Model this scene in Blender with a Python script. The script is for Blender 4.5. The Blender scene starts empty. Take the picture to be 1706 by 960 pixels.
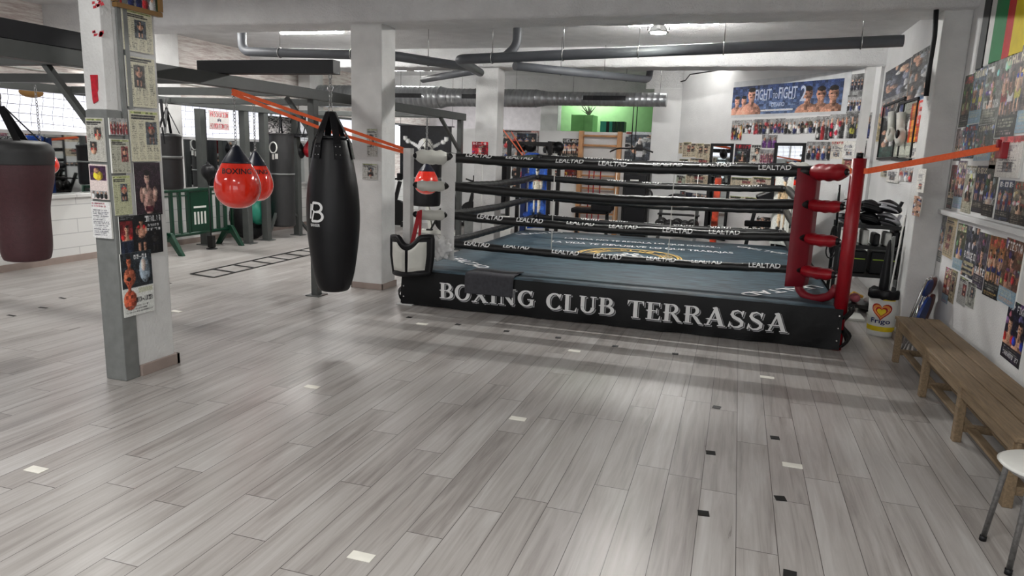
import bpy, bmesh, math, random
import numpy as np
from mathutils import Vector, Matrix
C = bpy.context.scene.collection
rnd = random.Random(7)
nr = np.random.RandomState(5)
PI = math.pi
V = Vector
S2 = 2 ** -.5
# ------------------------------------------------------------------ camera model (surveyed from the plank, column and beam directions)
YAW, PITCH, ROLL, FPX, EYE = -0.3031092487604256, 0.19323537038988636, -0.03459002485146988, 1167.5029544032327, 1.75
def cam_rows():
    cy, sy = math.cos(YAW), math.sin(YAW); cp, sp = math.cos(PITCH), math.sin(PITCH)
    fwd = V((sy*cp, cy*cp, -sp)); right = V((cy, -sy, 0)); down = fwd.cross(right)
    c, s = math.cos(ROLL), math.sin(ROLL)
    return c*right + s*down, -s*right + c*down, fwd
CR, CD, CF = cam_rows()
def ray(x, y): return CR*((x-853)/FPX) + CD*((y-480)/FPX) + CF
def hit(p0, n, x, y):
    d = ray(x, y); o = V((0, 0, EYE)); return o + d*((V(p0)-o).dot(V(n))/d.dot(V(n)))
def onX(v, x, y): return hit((v, 0, 0), (1, 0, 0), x, y)
def onY(v, x, y): return hit((0, v, 0), (0, 1, 0), x, y)
def onZ(v, x, y): return hit((0, 0, v), (0, 0, 1), x, y)
# ------------------------------------------------------------------ materials
MATS = {}
def lin(c):
    return tuple(((v/12.92) if v <= .04045 else ((v+.055)/1.055)**2.4) for v in c)
def mat(name, rgb, rough=.6, metal=0., var=.06, scale=8., bump=0., bscale=40., coat=0., spec=.5, stretch=None, emit=0., alpha=1., trans=0.):
    """rgb in sRGB 0..1, with a soft procedural variation"""
    if name in MATS: return MATS[name]
    m = bpy.data.materials.new(name); m.use_nodes = True; nt = m.node_tree; N = nt.nodes; L = nt.links
    b = N['Principled BSDF']; b.inputs['Roughness'].default_value = rough; b.inputs['Metallic'].default_value = metal
    b.inputs['Specular IOR Level'].default_value = spec; b.inputs['Coat Weight'].default_value = coat
    b.inputs['Alpha'].default_value = alpha; b.inputs['Transmission Weight'].default_value = trans
    tc = N.new('ShaderNodeTexCoord'); mp = N.new('ShaderNodeMapping'); L.new(tc.outputs['Object'], mp.inputs[0])
    if stretch: mp.inputs['Scale'].default_value = stretch
    nz = N.new('ShaderNodeTexNoise'); nz.inputs['Scale'].default_value = scale; nz.inputs['Detail'].default_value = 5; L.new(mp.outputs[0], nz.inputs[0])
    r = N.new('ShaderNodeValToRGB'); c = lin(rgb)
    r.color_ramp.elements[0].position = .3; r.color_ramp.elements[1].position = .7
    r.color_ramp.elements[0].color = tuple(v*(1-var*2) for v in c)+(1,); r.color_ramp.elements[1].color = tuple(min(1, v*(1+var)) for v in c)+(1,)
    L.new(nz.outputs[0], r.inputs[0]); L.new(r.outputs[0], b.inputs['Base Color'])
    if emit: L.new(r.outputs[0], b.inputs['Emission Color']); b.inputs['Emission Strength'].default_value = emit
    if bump:
        n2 = N.new('ShaderNodeTexNoise'); n2.inputs['Scale'].default_value = bscale; n2.inputs['Detail'].default_value = 6; L.new(mp.outputs[0], n2.inputs[0])
        bp = N.new('ShaderNodeBump'); bp.inputs['Strength'].default_value = bump; bp.inputs['Distance'].default_value = .02; L.new(n2.outputs[0], bp.inputs['Height']); L.new(bp.outputs[0], b.inputs['Normal'])
    MATS[name] = m; return m
def print_mat(name='print', rough=.45, coat=0.):
    if name in MATS: return MATS[name]
    m = bpy.data.materials.new(name); m.use_nodes = True; nt = m.node_tree; N = nt.nodes; L = nt.links
    b = N['Principled BSDF']; b.inputs['Roughness'].default_value = rough; b.inputs['Coat Weight'].default_value = coat; b.inputs['Coat Roughness'].default_value = .15
    a = N.new('ShaderNodeAttribute'); a.attribute_name = 'ink'; L.new(a.outputs['Color'], b.inputs['Base Color'])
    if coat:
        tc = N.new('ShaderNodeTexCoord'); nz = N.new('ShaderNodeTexNoise'); nz.inputs['Scale'].default_value = 5; nz.inputs['Detail'].default_value = 3
        mp = N.new('ShaderNodeMapping'); mp.inputs['Scale'].default_value = (1, 3, .5); L.new(tc.outputs['Object'], mp.inputs[0]); L.new(mp.outputs[0], nz.inputs[0])
        bp = N.new('ShaderNodeBump'); bp.inputs['Strength'].default_value = .5; bp.inputs['Distance'].default_value = .03; L.new(nz.outputs[0], bp.inputs['Height']); L.new(bp.outputs[0], b.inputs['Coat Normal'])
    MATS[name] = m; return m
white_wall = mat('white_plaster', (.88, .88, .88), .8, var=.03, scale=3, bump=.25, bscale=60)
white_block = None
rough_ceiling = mat('rough_white_ceiling', (.86, .86, .86), .9, var=.05, scale=4, bump=.8, bscale=45)
col_white = mat('column_white', (.86, .86, .855), .7, var=.05, scale=5, bump=.3, bscale=50)
steel_gray = mat('steel_gray_paint', (.47, .48, .475), .5, var=.08, scale=12)
frame_gray = mat('frame_gray_paint', (.29, .3, .295), .5, var=.05, scale=9)
black_paint = mat('black_paint', (.09, .095, .11), .55, var=.08)
black_metal = mat('black_metal', (.09, .09, .095), .4, metal=.2, var=.1)
chrome = mat('chrome', (.75, .75, .75), .25, metal=1., var=.05)
chain_metal = mat('chain_steel', (.6, .6, .6), .35, metal=.9, var=.15, scale=60)
black_vinyl = mat('black_vinyl', (.06, .06, .075), .42, spec=.35, var=.12, scale=5, bump=.15, bscale=9)
apron_vinyl = mat('apron_vinyl', (.03, .032, .042), .5, spec=.3, var=.15, scale=3, bump=.5, bscale=3.5)
dark_gray_vinyl = mat('dark_gray_vinyl', (.155, .155, .16), .55, var=.06, bump=.2, bscale=7)
maroon_vinyl = mat('maroon_vinyl', (.26, .13, .15), .6, var=.08, scale=30, bump=.15, bscale=80)
red_vinyl = mat('red_vinyl', (.62, .06, .12), .35, var=.1, scale=6, bump=.25, bscale=10)
red_pad = mat('red_pad_dark', (.5, .04, .12), .5, var=.08, scale=5, bump=.12, bscale=8)
blue_vinyl = mat('blue_vinyl', (.1, .3, .68), .35, var=.07)
blue_dark = mat('blue_post_paint', (.07, .19, .42), .4, var=.06)
offwhite_vinyl = mat('offwhite_vinyl', (.85, .85, .82), .45, var=.05, scale=6, bump=.2, bscale=9)
red_water = mat('red_water_bag', (.96, .2, .12), .12, var=.05, scale=3, coat=.8, bump=.1, bscale=4)
navy_cap = mat('navy_cap', (.07, .09, .16), .35, var=.1)
orange_web = mat('orange_webbing', (1., .42, .22), .6, var=.06, scale=50)
pvc_gray = mat('gray_pvc', (.34, .35, .37), .5, var=.04)
galv = mat('galvanised_duct', (.66, .67, .68), .32, metal=.75, var=.12, scale=4, stretch=(6, 1, 1), bump=.15, bscale=12)
grille = mat('vent_grille_dark', (.2, .2, .21), .6, metal=.3)
wood = mat('bench_wood', (.53, .45, .35), .6, var=.16, scale=5, stretch=(14, 1, 14), bump=.2, bscale=20)
wood_light = mat('wall_bar_wood', (.8, .6, .42), .5, var=.1, scale=6)
green_wall = mat('green_plaster', (.42, .58, .38), .8, var=.04)
green_dark = mat('barrier_green', (.04, .22, .15), .35, var=.08)
teal = mat('teal_rubber', (.2, .62, .52), .4, var=.05)
tire_rubber = mat('tire_rubber', (.07, .075, .085), .75, var=.1, bump=.3, bscale=25)
skirting = mat('skirting_laminate', (.62, .56, .53), .5, var=.06, scale=6)
paper_white = mat('white_paper', (.9, .9, .88), .6, var=.03)
ink_black = mat('black_ink', (.03, .03, .035), .6, var=.02)
ink_white = mat('white_ink', (.93, .93, .93), .5, var=.02)
ink_gray = mat('gray_ink', (.62, .62, .63), .5, var=.03)
ink_gold = mat('gold_ink', (.85, .7, .36), .5, var=.05)
tape_black = mat('black_tape', (.07, .07, .07), .6, var=.2, scale=40)
tape_white = mat('white_tape', (.93, .92, .88), .6)
mesh_gray = mat('gray_felt_mat', (.25, .25, .27), .9, var=.1, scale=30)
canvas_m = None
def principled(name):
    m = bpy.data.materials.new(name); m.use_nodes = True; return m, m.node_tree.nodes, m.node_tree.links, m.node_tree.nodes['Principled BSDF']
def glow(name, rgb, s):
    m, N, L, b = principled(name); b.inputs['Base Color'].default_value = (*rgb, 1); b.inputs['Emission Color'].default_value = (*rgb, 1); b.inputs['Emission Strength'].default_value = s
    return m
tube_glow = glow('tube_glow', (1, .985, .95), 110.)
flood_glow = glow('flood_glow', (.97, 1, .9), 60.)
sky_glow = glow('daylight_pane', (.9, .91, 1.), .43)
mirror_m, _, _, _b = principled('mirror_glass'); _b.inputs['Metallic'].default_value = 1; _b.inputs['Roughness'].default_value = .02; _b.inputs['Base Color'].default_value = (.72, .75, .75, 1)

def floor_material():
    m, N, L, b = principled('laminate_planks')
    tc = N.new('ShaderNodeTexCoord'); sp = N.new('ShaderNodeSeparateXYZ'); L.new(tc.outputs['Object'], sp.inputs[0])
    def mth(op, a, bb=None, c=None):
        n = N.new('ShaderNodeMath'); n.operation = op
        for i, v in enumerate((a, bb, c)):
            if v is None: continue
            if isinstance(v, (int, float)): n.inputs[i].default_value = v
            else: L.new(v, n.inputs[i])
        return n.outputs[0]
    W, LEN = .1825, 1.29
    xs = mth('DIVIDE', mth('SUBTRACT', sp.outputs['X'], .143), W)
    row = mth('FLOOR', xs); fx = mth('FRACT', xs)
    wn = N.new('ShaderNodeTexWhiteNoise'); wn.noise_dimensions = '1D'; L.new(row, wn.inputs['W'])
    ys = mth('ADD', mth('DIVIDE', sp.outputs['Y'], LEN), wn.outputs['Value'])
    brd = mth('FLOOR', ys); fy = mth('FRACT', ys)
    ex = mth('MINIMUM', fx, mth('SUBTRACT', 1., fx)); ey = mth('MINIMUM', fy, mth('SUBTRACT', 1., fy))
    seam = mth('MAXIMUM', mth('LESS_THAN', ex, .0095), mth('LESS_THAN', ey, .0016))
    cmb = N.new('ShaderNodeCombineXYZ'); L.new(row, cmb.inputs[0]); L.new(brd, cmb.inputs[1])
    w2 = N.new('ShaderNodeTexWhiteNoise'); w2.noise_dimensions = '3D'; L.new(cmb.outputs[0], w2.inputs['Vector'])
    mp = N.new('ShaderNodeMapping'); mp.inputs['Scale'].default_value = (22, 1.1, 1)
    off = N.new('ShaderNodeVectorMath'); off.operation = 'SCALE'; off.inputs['Scale'].default_value = 37.; L.new(w2.outputs['Color'], off.inputs[0])
    add = N.new('ShaderNodeVectorMath'); L.new(tc.outputs['Object'], mp.inputs[0]); L.new(mp.outputs[0], add.inputs[0]); L.new(off.outputs[0], add.inputs[1])
    nz = N.new('ShaderNodeTexNoise'); nz.inputs['Scale'].default_value = 1.; nz.inputs['Detail'].default_value = 7; nz.inputs['Roughness'].default_value = .62; nz.inputs['Distortion'].default_value = .8
    L.new(add.outputs[0], nz.inputs[0])
    mp2 = N.new('ShaderNodeMapping'); mp2.inputs['Scale'].default_value = (5, .8, 1); add2 = N.new('ShaderNodeVectorMath')
    L.new(tc.outputs['Object'], mp2.inputs[0]); L.new(mp2.outputs[0], add2.inputs[0]); L.new(off.outputs[0], add2.inputs[1])
    n2 = N.new('ShaderNodeTexNoise'); n2.inputs['Detail'].default_value = 3; n2.inputs['Scale'].default_value = 1.3; L.new(add2.outputs[0], n2.inputs[0])
    mix = mth('ADD', mth('ADD', mth('MULTIPLY', nz.outputs[0], .62), mth('MULTIPLY', n2.outputs[0], .34)), mth('MULTIPLY', w2.outputs['Value'], .12))
    r = N.new('ShaderNodeValToRGB'); e = r.color_ramp.elements
    e[0].position = .3; e[0].color = (*lin((.46, .435, .42)), 1); e[1].position = .75; e[1].color = (*lin((.76, .75, .74)), 1)
    k = e.new(.5); k.color = (*lin((.645, .625, .61)), 1)
    L.new(mix, r.inputs[0])
    dk = N.new('ShaderNodeMix'); dk.data_type = 'RGBA'; L.new(seam, dk.inputs['Factor']); L.new(r.outputs[0], dk.inputs['A']); dk.inputs['B'].default_value = (*lin((.33, .31, .3)), 1)
    L.new(dk.outputs['Result'], b.inputs['Base Color'])
    rr = mth('ADD', .24, mth('MULTIPLY', nz.outputs[0], .12)); L.new(rr, b.inputs['Roughness']); b.inputs['Specular IOR Level'].default_value = .55
    h = mth('SUBTRACT', mth('MULTIPLY', nz.outputs[0], .15), seam)
    bp = N.new('ShaderNodeBump'); bp.inputs['Strength'].default_value = .25; bp.inputs['Distance'].default_value = .002; L.new(h, bp.inputs['Height']); L.new(bp.outputs[0], b.inputs['Normal'])
    return m
def canvas_material():
    m, N, L, b = principled('ring_canvas_print')
    tc = N.new('ShaderNodeTexCoord'); mp = N.new('ShaderNodeMapping'); mp.inputs['Scale'].default_value = (1.2, 9, 1); L.new(tc.outputs['Object'], mp.inputs[0])
    nz = N.new('ShaderNodeTexNoise'); nz.inputs['Scale'].default_value = 2.4; nz.inputs['Detail'].default_value = 8; nz.inputs['Roughness'].default_value = .6; nz.inputs['Distortion'].default_value = .5; L.new(mp.outputs[0], nz.inputs[0])
    r = N.new('ShaderNodeValToRGB'); e = r.color_ramp.elements
    e[0].position = .36; e[0].color = (*lin((.07, .115, .15)), 1); e[1].position = .68; e[1].color = (*lin((.27, .37, .42)), 1); L.new(nz.outputs[0], r.inputs[0])
    L.new(r.outputs[0], b.inputs['Base Color']); b.inputs['Roughness'].default_value = .62
    return m
def block_material():
    m, N, L, b = principled('white_blockwork')
    tc = N.new('ShaderNodeTexCoord'); mp = N.new('ShaderNodeMapping'); mp.inputs['Rotation'].default_value = (0, PI/2, PI/2); L.new(tc.outputs['Object'], mp.inputs[0])
    sp = N.new('ShaderNodeSeparateXYZ'); L.new(tc.outputs['Object'], sp.inputs[0]); cb = N.new('ShaderNodeCombineXYZ'); L.new(sp.outputs['Y'], cb.inputs[0]); L.new(sp.outputs['Z'], cb.inputs[1])
    br = N.new('ShaderNodeTexBrick'); br.inputs['Scale'].default_value = 1; br.inputs['Brick Width'].default_value = .8; br.inputs['Row Height'].default_value = .2; br.inputs['Mortar Size'].default_value = .006
    L.new(cb.outputs[0], br.inputs[0]); br.inputs['Color1'].default_value = (.76, .76, .74, 1); br.inputs['Color2'].default_value = (.72, .72, .71, 1); br.inputs['Mortar'].default_value = (.5, .5, .5, 1)
    L.new(br.outputs[0], b.inputs['Base Color']); b.inputs['Roughness'].default_value = .7
    return m
def insulation_material():
    m, N, L, b = principled('sprayed_insulation')
    tc = N.new('ShaderNodeTexCoord'); mp = N.new('ShaderNodeMapping'); mp.inputs['Scale'].default_value = (1, 1.2, 14); L.new(tc.outputs['Object'], mp.inputs[0])
    nz = N.new('ShaderNodeTexNoise'); nz.inputs['Scale'].default_value = 1.7; nz.inputs['Detail'].default_value = 9; nz.inputs['Roughness'].default_value = .75; L.new(mp.outputs[0], nz.inputs[0])
    r = N.new('ShaderNodeValToRGB'); e = r.color_ramp.elements; e[0].position = .4; e[0].color = (*lin((.8, .74, .72)), 1); e[1].position = .56; e[1].color = (*lin((.96, .94, .92)), 1); L.new(nz.outputs[0], r.inputs[0])
    L.new(r.outputs[0], b.inputs['Base Color']); b.inputs['Roughness'].default_value = .9
    return m
floor_m = floor_material(); canvas_m = canvas_material(); white_block = block_material(); insulation = insulation_material()
clear_film, _, _, _b = principled('clear_film'); _b.inputs['Transmission Weight'].default_value = 0; _b.inputs['Roughness'].default_value = .12; _b.inputs['Base Color'].default_value = (.9, .9, .9, 1); _b.inputs['Alpha'].default_value = .55

# ------------------------------------------------------------------ mesh builder
class MB:
    def __init__(s): s.v = []; s.f = []; s.m = []; s.sm = []; s.cur = 0
    def mat(s, i): s.cur = i; return s
    def add(s, vs, fs, smooth=False):
        n = len(s.v); s.v += [tuple(p) for p in vs]
        for f in fs: s.f.append(tuple(n+i for i in f)); s.m.append(s.cur); s.sm.append(smooth)
        return s
    def box(s, a, b, rot=None, c=None):
        x0, y0, z0 = [min(a[i], b[i]) for i in range(3)]; x1, y1, z1 = [max(a[i], b[i]) for i in range(3)]
        vs = [V((x, y, z)) for z in (z0, z1) for y in (y0, y1) for x in (x0, x1)]
        if rot is not None:
            c = V(c) if c is not None else V(((x0+x1)/2, (y0+y1)/2, (z0+z1)/2)); vs = [c + rot @ (p-c) for p in vs]
        return s.add(vs, [(0, 2, 3, 1), (4, 5, 7, 6), (0, 1, 5, 4), (2, 6, 7, 3), (0, 4, 6, 2), (1, 3, 7, 5)])
    def bar(s, p, q, w, h=None, up=(0, 0, 1)):
        """a square section bar from p to q"""
        h = h or w; p, q = V(p), V(q); d = (q-p).normalized(); u = V(up)
        if abs(d.dot(u)) > .99: u = V((0, 1, 0))
        a = d.cross(u).normalized()*w/2; b = a.cross(d).normalized()*h/2
        vs = [e+i*a+j*b for e in (p, q) for i, j in ((-1, -1), (1, -1), (1, 1), (-1, 1))]
        return s.add(vs, [(0, 1, 2, 3), (7, 6, 5, 4), (0, 4, 5, 1), (1, 5, 6, 2), (2, 6, 7, 3), (3, 7, 4, 0)])
    def tube(s, pts, r, n=12, closed=False, caps=True):
        pts = [V(p) for p in pts]; rs = r if isinstance(r, (list, tuple)) else [r]*len(pts); K = len(pts); rings = []
        t0 = (pts[1]-pts[0]).normalized(); u = V((0, 0, 1)) if abs(t0.z) < .9 else V((1, 0, 0)); a = t0.cross(u).normalized()
        for i, p in enumerate(pts):
            if closed: t = pts[(i+1) % K]-pts[i-1]
            else: t = pts[min(i+1, K-1)]-pts[max(i-1, 0)]
            t.normalize(); a = (a - t*a.dot(t)).normalized(); b = t.cross(a)
            rings.append([p + (a*math.cos(2*PI*j/n)+b*math.sin(2*PI*j/n))*rs[i] for j in range(n)])
        vs = [q for rg in rings for q in rg]; fs = []
        for i in range(K if closed else K-1):
            for j in range(n): fs.append((i*n+j, i*n+(j+1) % n, ((i+1) % K)*n+(j+1) % n, ((i+1) % K)*n+j))
        s.add(vs, fs, True)
        if caps and not closed:
            b0 = len(s.v)-len(vs)
            for idx in (list(range(n))[::-1], [(K-1)*n+j for j in range(n)]):
                s.f.append(tuple(b0+i for i in idx)); s.m.append(s.cur); s.sm.append(False)
        return s
    def lathe(s, prof, c=(0, 0, 0), n=32, sx=1., sy=1.):
        """prof: [(r,z)] about a vertical axis at c"""
        vs = []; K = len(prof)
        for r, z in prof:
            for j in range(n): vs.append((c[0]+sx*r*math.cos(2*PI*j/n), c[1]+sy*r*math.sin(2*PI*j/n), c[2]+z))
        fs = [(i*n+j, i*n+(j+1) % n, (i+1)*n+(j+1) % n, (i+1)*n+j) for i in range(K-1) for j in range(n)]
        s.add(vs, fs, True); b0 = len(s.v)-len(vs)
        for idx, r in ((list(range(n))[::-1], prof[0][0]), ([(K-1)*n+j for j in range(n)], prof[-1][0])):
            if r > 1e-4: s.f.append(tuple(b0+i for i in idx)); s.m.append(s.cur); s.sm.append(False)
        return s
    def ball(s, c, r, n=16, sc=(1, 1, 1)):
        vs = []; fs = []
        for i in range(n+1):
            t = PI*i/n
            for j in range(n*2): p = PI*j/n; vs.append((c[0]+sc[0]*r*math.sin(t)*math.cos(p), c[1]+sc[1]*r*math.sin(t)*math.sin(p), c[2]+sc[2]*r*math.cos(t)))
        for i in range(n):
            for j in range(2*n): fs.append((i*2*n+j, (i+1)*2*n+j, (i+1)*2*n+(j+1) % (2*n), i*2*n+(j+1) % (2*n)))
        return s.add(vs, fs, True)
    def prism(s, poly, z0, z1, f=None):
        """poly in (a,b), extruded along the third axis; f maps (a,b,c)->xyz"""
        f = f or (lambda a, b, c: (a, b, c)); n = len(poly)
        vs = [f(a, b, z0) for a, b in poly]+[f(a, b, z1) for a, b in poly]
        return s.add(vs, [tuple(range(n))[::-1], tuple(range(n, 2*n))]+[(i, (i+1) % n, n+(i+1) % n, n+i) for i in range(n)])
    def sheet(s, fn, nu, nv, smooth=True):
        vs = [fn(i/nu, j/nv) for j in range(nv+1) for i in range(nu+1)]
        return s.add(vs, [(j*(nu+1)+i, j*(nu+1)+i+1, (j+1)*(nu+1)+i+1, (j+1)*(nu+1)+i) for j in range(nv) for i in range(nu)], smooth)
    def build(s, name, mats, parent=None, bevel=0., origin=None, sub=0, solid=0.):
        me = bpy.data.meshes.new(name)
        if parent is not None and origin is None: o0 = V(parent.location); pp = parent.parent
        else: o0 = None
        if o0 is not None:
            while pp is not None: o0 = o0 + V(pp.location); pp = pp.parent
        if o0 is None:
            if origin is not None: o0 = V(origin)
            else:
                a = np.array(s.v); lo, hi = a.min(0), a.max(0); o0 = V(((lo[0]+hi[0])/2, (lo[1]+hi[1])/2, lo[2]))
        me.from_pydata([(p[0]-o0.x, p[1]-o0.y, p[2]-o0.z) for p in s.v], [], s.f)
        if not isinstance(mats, (list, tuple)): mats = [mats]
        for m in mats: me.materials.append(m)
        me.polygons.foreach_set('material_index', s.m); me.polygons.foreach_set('use_smooth', s.sm)
        me.update(); o = bpy.data.objects.new(name, me); C.objects.link(o)
        if parent is not None: o.parent = parent
        else: o.location = o0
        if bevel: md = o.modifiers.new('b', 'BEVEL'); md.width = bevel; md.segments = 2; md.limit_method = 'ANGLE'
        if solid: md = o.modifiers.new('t', 'SOLIDIFY'); md.thickness = solid
        if sub: md = o.modifiers.new('s', 'SUBSURF'); md.levels = sub; md.render_levels = sub
        return o
def thing(name, label, cat, loc, group=None, rz=0.):
    o = bpy.data.objects.new(name, None); C.objects.link(o); o.location = loc; o.rotation_euler.z = rz; o.empty_display_size = .1
    o['label'] = label; o['category'] = cat
    if group: o['group'] = group
    return o
def tag(o, label, cat, group=None, kind=None):
    o['label'] = label; o['category'] = cat
    if group: o['group'] = group
    if kind: o['kind'] = kind
    return o
def struct(name, mb, m, **k):
    o = mb.build(name, m, **k); o['kind'] = 'structure'; return o
def dup(root, loc, rz, label):
    """a copy of a thing with its parts and sub-parts"""
    r = root.copy(); C.objects.link(r); r.location = loc; r.rotation_euler = (root.rotation_euler.x, root.rotation_euler.y, rz); r['label'] = label
    for ch in list(root.children):
        c = ch.copy(); C.objects.link(c); c.parent = r
        for g in list(ch.children):
            d = g.copy(); C.objects.link(d); d.parent = c
    return r
def arc(c, r, a0, a1, n, ax, ay):
    return [V(c)+V(ax)*r*math.cos(a0+(a1-a0)*i/n)+V(ay)*r*math.sin(a0+(a1-a0)*i/n) for i in range(n+1)]
def rounded(pts, r, n=6):
    """round the corners of a polyline"""
    pts = [V(p) for p in pts]; out = [pts[0]]
    for a, b, c in zip(pts, pts[1:], pts[2:]):
        d1, d2 = (a-b), (c-b); rr = min(r, d1.length*.45, d2.length*.45); p, q = b+d1.normalized()*rr, b+d2.normalized()*rr
        for i in range(n+1): t = i/n; out.append(p*(1-t)**2+b*2*t*(1-t)+q*t*t)
    return out+[pts[-1]]
# ------------------------------------------------------------------ lettering
TXT = {}
def text_geo(s, cuts=0):
    """(verts, faces, width) of a word, height of a capital about 1, starting at x 0"""
    if (s, cuts) in TXT: return TXT[(s, cuts)]
    cu = bpy.data.curves.new('w', 'FONT'); cu.body = s; cu.size = 1.4; cu.resolution_u = 3; cu.offset = .022
    o = bpy.data.objects.new('w', cu); C.objects.link(o); dg = bpy.context.evaluated_depsgraph_get(); dg.update()
    me = bpy.data.meshes.new_from_object(o.evaluated_get(dg)); bm = bmesh.new(); bm.from_mesh(me)
    for k in range(cuts):
        z = (k+1)/(cuts+1)
        bmesh.ops.bisect_plane(bm, geom=bm.verts[:]+bm.edges[:]+bm.faces[:], plane_co=(0, z, 0), plane_no=(0, 1, 0))
    vs = [(v.co.x, v.co.y) for v in bm.verts]; bm.verts.index_update(); fs = [tuple(v.index for v in f.verts) for f in bm.faces]
    bm.free(); bpy.data.objects.remove(o); bpy.data.curves.remove(cu); bpy.data.meshes.remove(me)
    x0 = min(v[0] for v in vs); vs = [(x-x0, y) for x, y in vs]; w = max(v[0] for v in vs)
    TXT[(s, cuts)] = (vs, fs, w); return TXT[(s, cuts)]
def put_text(mb, s, fn, width=None, height=None, cuts=0, shear=0.):
    """fn(u,v)->xyz; the word is scaled to width x height (metres)"""
    vs, fs, w = text_geo(s, cuts); h = height or width/w; k = (width/w) if width else h
    mb.add([fn((x+y*shear)*k, y*h) for x, y in vs], fs)
GL = {'A': '25755', 'B': '65656', 'C': '34443', 'D': '65556', 'E': '74647', 'F': '74644', 'G': '34553', 'H': '55755', 'I': '72227', 'J': '11152', 'K': '55655', 'L': '44447', 'M': '57755', 'N': '57775', 'O': '75557', 'P': '65644', 'Q': '75571', 'R': '65655', 'S': '34216', 'T': '72222', 'U': '55557', 'V': '55552', 'W': '55775', 'X': '55255', 'Y': '55222', 'Z': '71247', '0': '75557', '1': '26227', '2': '71747', '3': '71717', '4': '55711', '5': '74717', '6': '74757', '7': '71122', '8': '75757', '9': '75717', '-': '00700', ' ': '00000', '!': '22202', '.': '00002', ':': '02020'}
# ------------------------------------------------------------------ printed pictures (a grid of small faces, one ink colour each)
def cv(w, h, bg, nz=.03):
    a = np.ones((h, w, 3))*np.array(bg); return a+nr.randn(h, w, 1)*nz
def _r(a, x0, y0, x1, y1):
    h, w = a.shape[:2]; return max(0, int(round(x0*w))), max(0, int(round(y0*h))), min(w, max(int(round(x0*w))+1, int(round(x1*w)))), min(h, max(int(round(y0*h))+1, int(round(y1*h))))
def rect(a, x0, y0, x1, y1, c, nz=.03):
    X0, Y0, X1, Y1 = _r(a, x0, y0, x1, y1)
    if X1 > X0 and Y1 > Y0: a[Y0:Y1, X0:X1] = np.array(c)+nr.randn(Y1-Y0, X1-X0, 1)*nz
def ell(a, cx, cy, rx, ry, c, nz=.04, ang=0.):
    h, w = a.shape[:2]; yy, xx = np.mgrid[0:h, 0:w]; dx = (xx+.5)/w-cx; dy = (yy+.5)/h-cy; asp = h/w
    dy2 = dy*asp; u = dx*math.cos(ang)+dy2*math.sin(ang); v = -dx*math.sin(ang)+dy2*math.cos(ang)
    m = (u/rx)**2+(v/(ry*asp))**2 < 1; sh = np.clip(1.02-.45*(u[m]/rx)-.12*(v[m]/(ry*asp))**2, .45, 1.3)[:, None]
    a[m] = np.array(c)*sh+nr.randn(m.sum(), 1)*nz
def word(a, s, x0, y0, x1, y1, c):
    h, w = a.shape[:2]; X0, Y0, X1, Y1 = _r(a, x0, y0, x1, y1); cols = len(s)*4-1; c = np.array(c)
    for Y in range(Y0, Y1):
        ry = min(4, int((Y-Y0)/max(1, Y1-Y0)*5))
        for X in range(X0, X1):
            cc = min(cols-1, int((X-X0+.5)/max(1, X1-X0)*cols)); g, b = divmod(cc, 4)
            if b < 3 and (int(GL.get(s[g], '00000')[ry]) >> (2-b)) & 1: a[Y, X] = c
def lines(a, x0, y0, x1, y1, c, k, fill=.75):
    for i in range(k):
        y = y0+(y1-y0)*i/k; xe = x0+(x1-x0)*(fill+rnd.random()*(1-fill)); X0, Y0, X1, Y1 = _r(a, x0, y, xe, y+(y1-y0)/k*.5)
        for X in range(X0, X1):
            if rnd.random() < .78: a[Y0:Y1, X] = a[Y0:Y1, X]*.35+np.array(c)*.65
SK = [(.78, .56, .44), (.68, .46, .36), (.85, .65, .52), (.5, .34, .27)]
def boxer(a, cx, y0, h, skin=None, glove=(.8, .1, .1), short=(.1, .1, .15), full=True, wd=1.):
    """a generic boxer in guard: head, shoulders, arms, gloves, shorts and legs"""
    skin = skin or rnd.choice(SK); H, W = a.shape[:2]; k = h*H/W*wd
    sh = .42 if full else .8
    if full:
        for s in (-1, 1): ell(a, cx+s*.1*k, y0+.78*h, .055*k, .22*h, skin); ell(a, cx+s*.13*k, y0+.97*h, .07*k, .03*h, (.15, .15, .15))
        rect(a, cx-.17*k, y0+.5*h, cx+.17*k, y0+.68*h, short)
        ell(a, cx, y0+.36*h, .17*k, .2*h, skin); ell(a, cx, y0+.08*h, .07*k, .085*h, skin); ell(a, cx, y0+.03*h, .07*k, .04*h, (.12, .09, .08))
        for s in (-1, 1): ell(a, cx+s*.17*k, y0+.33*h, .05*k, .12*h, tuple(v*.9 for v in skin)); ell(a, cx+s*.1*k, y0+.22*h, .06*k, .055*h, glove)
    else:
        ell(a, cx, y0+.92*h, .36*k, .38*h, skin); ell(a, cx, y0+.5*h, .09*k, .16*h, tuple(v*.85 for v in skin)); ell(a, cx, y0+.28*h, .135*k, .2*h, tuple(v*1.05 for v in skin)); ell(a, cx, y0+.12*h, .125*k, .075*h, (.12, .09, .08)); rect(a, cx-.06*k, y0+.36*h, cx+.06*k, y0+.38*h, tuple(v*.6 for v in skin))
        for s in (-1, 1): rect(a, cx+s*.07*k-.02*k, y0+.26*h, cx+s*.07*k+.03*k, y0+.3*h, (.1, .08, .08))
        if glove is not None:
            for s in (-1, 1): ell(a, cx+s*.25*k, y0+.72*h, .13*k, .14*h, glove)
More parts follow.
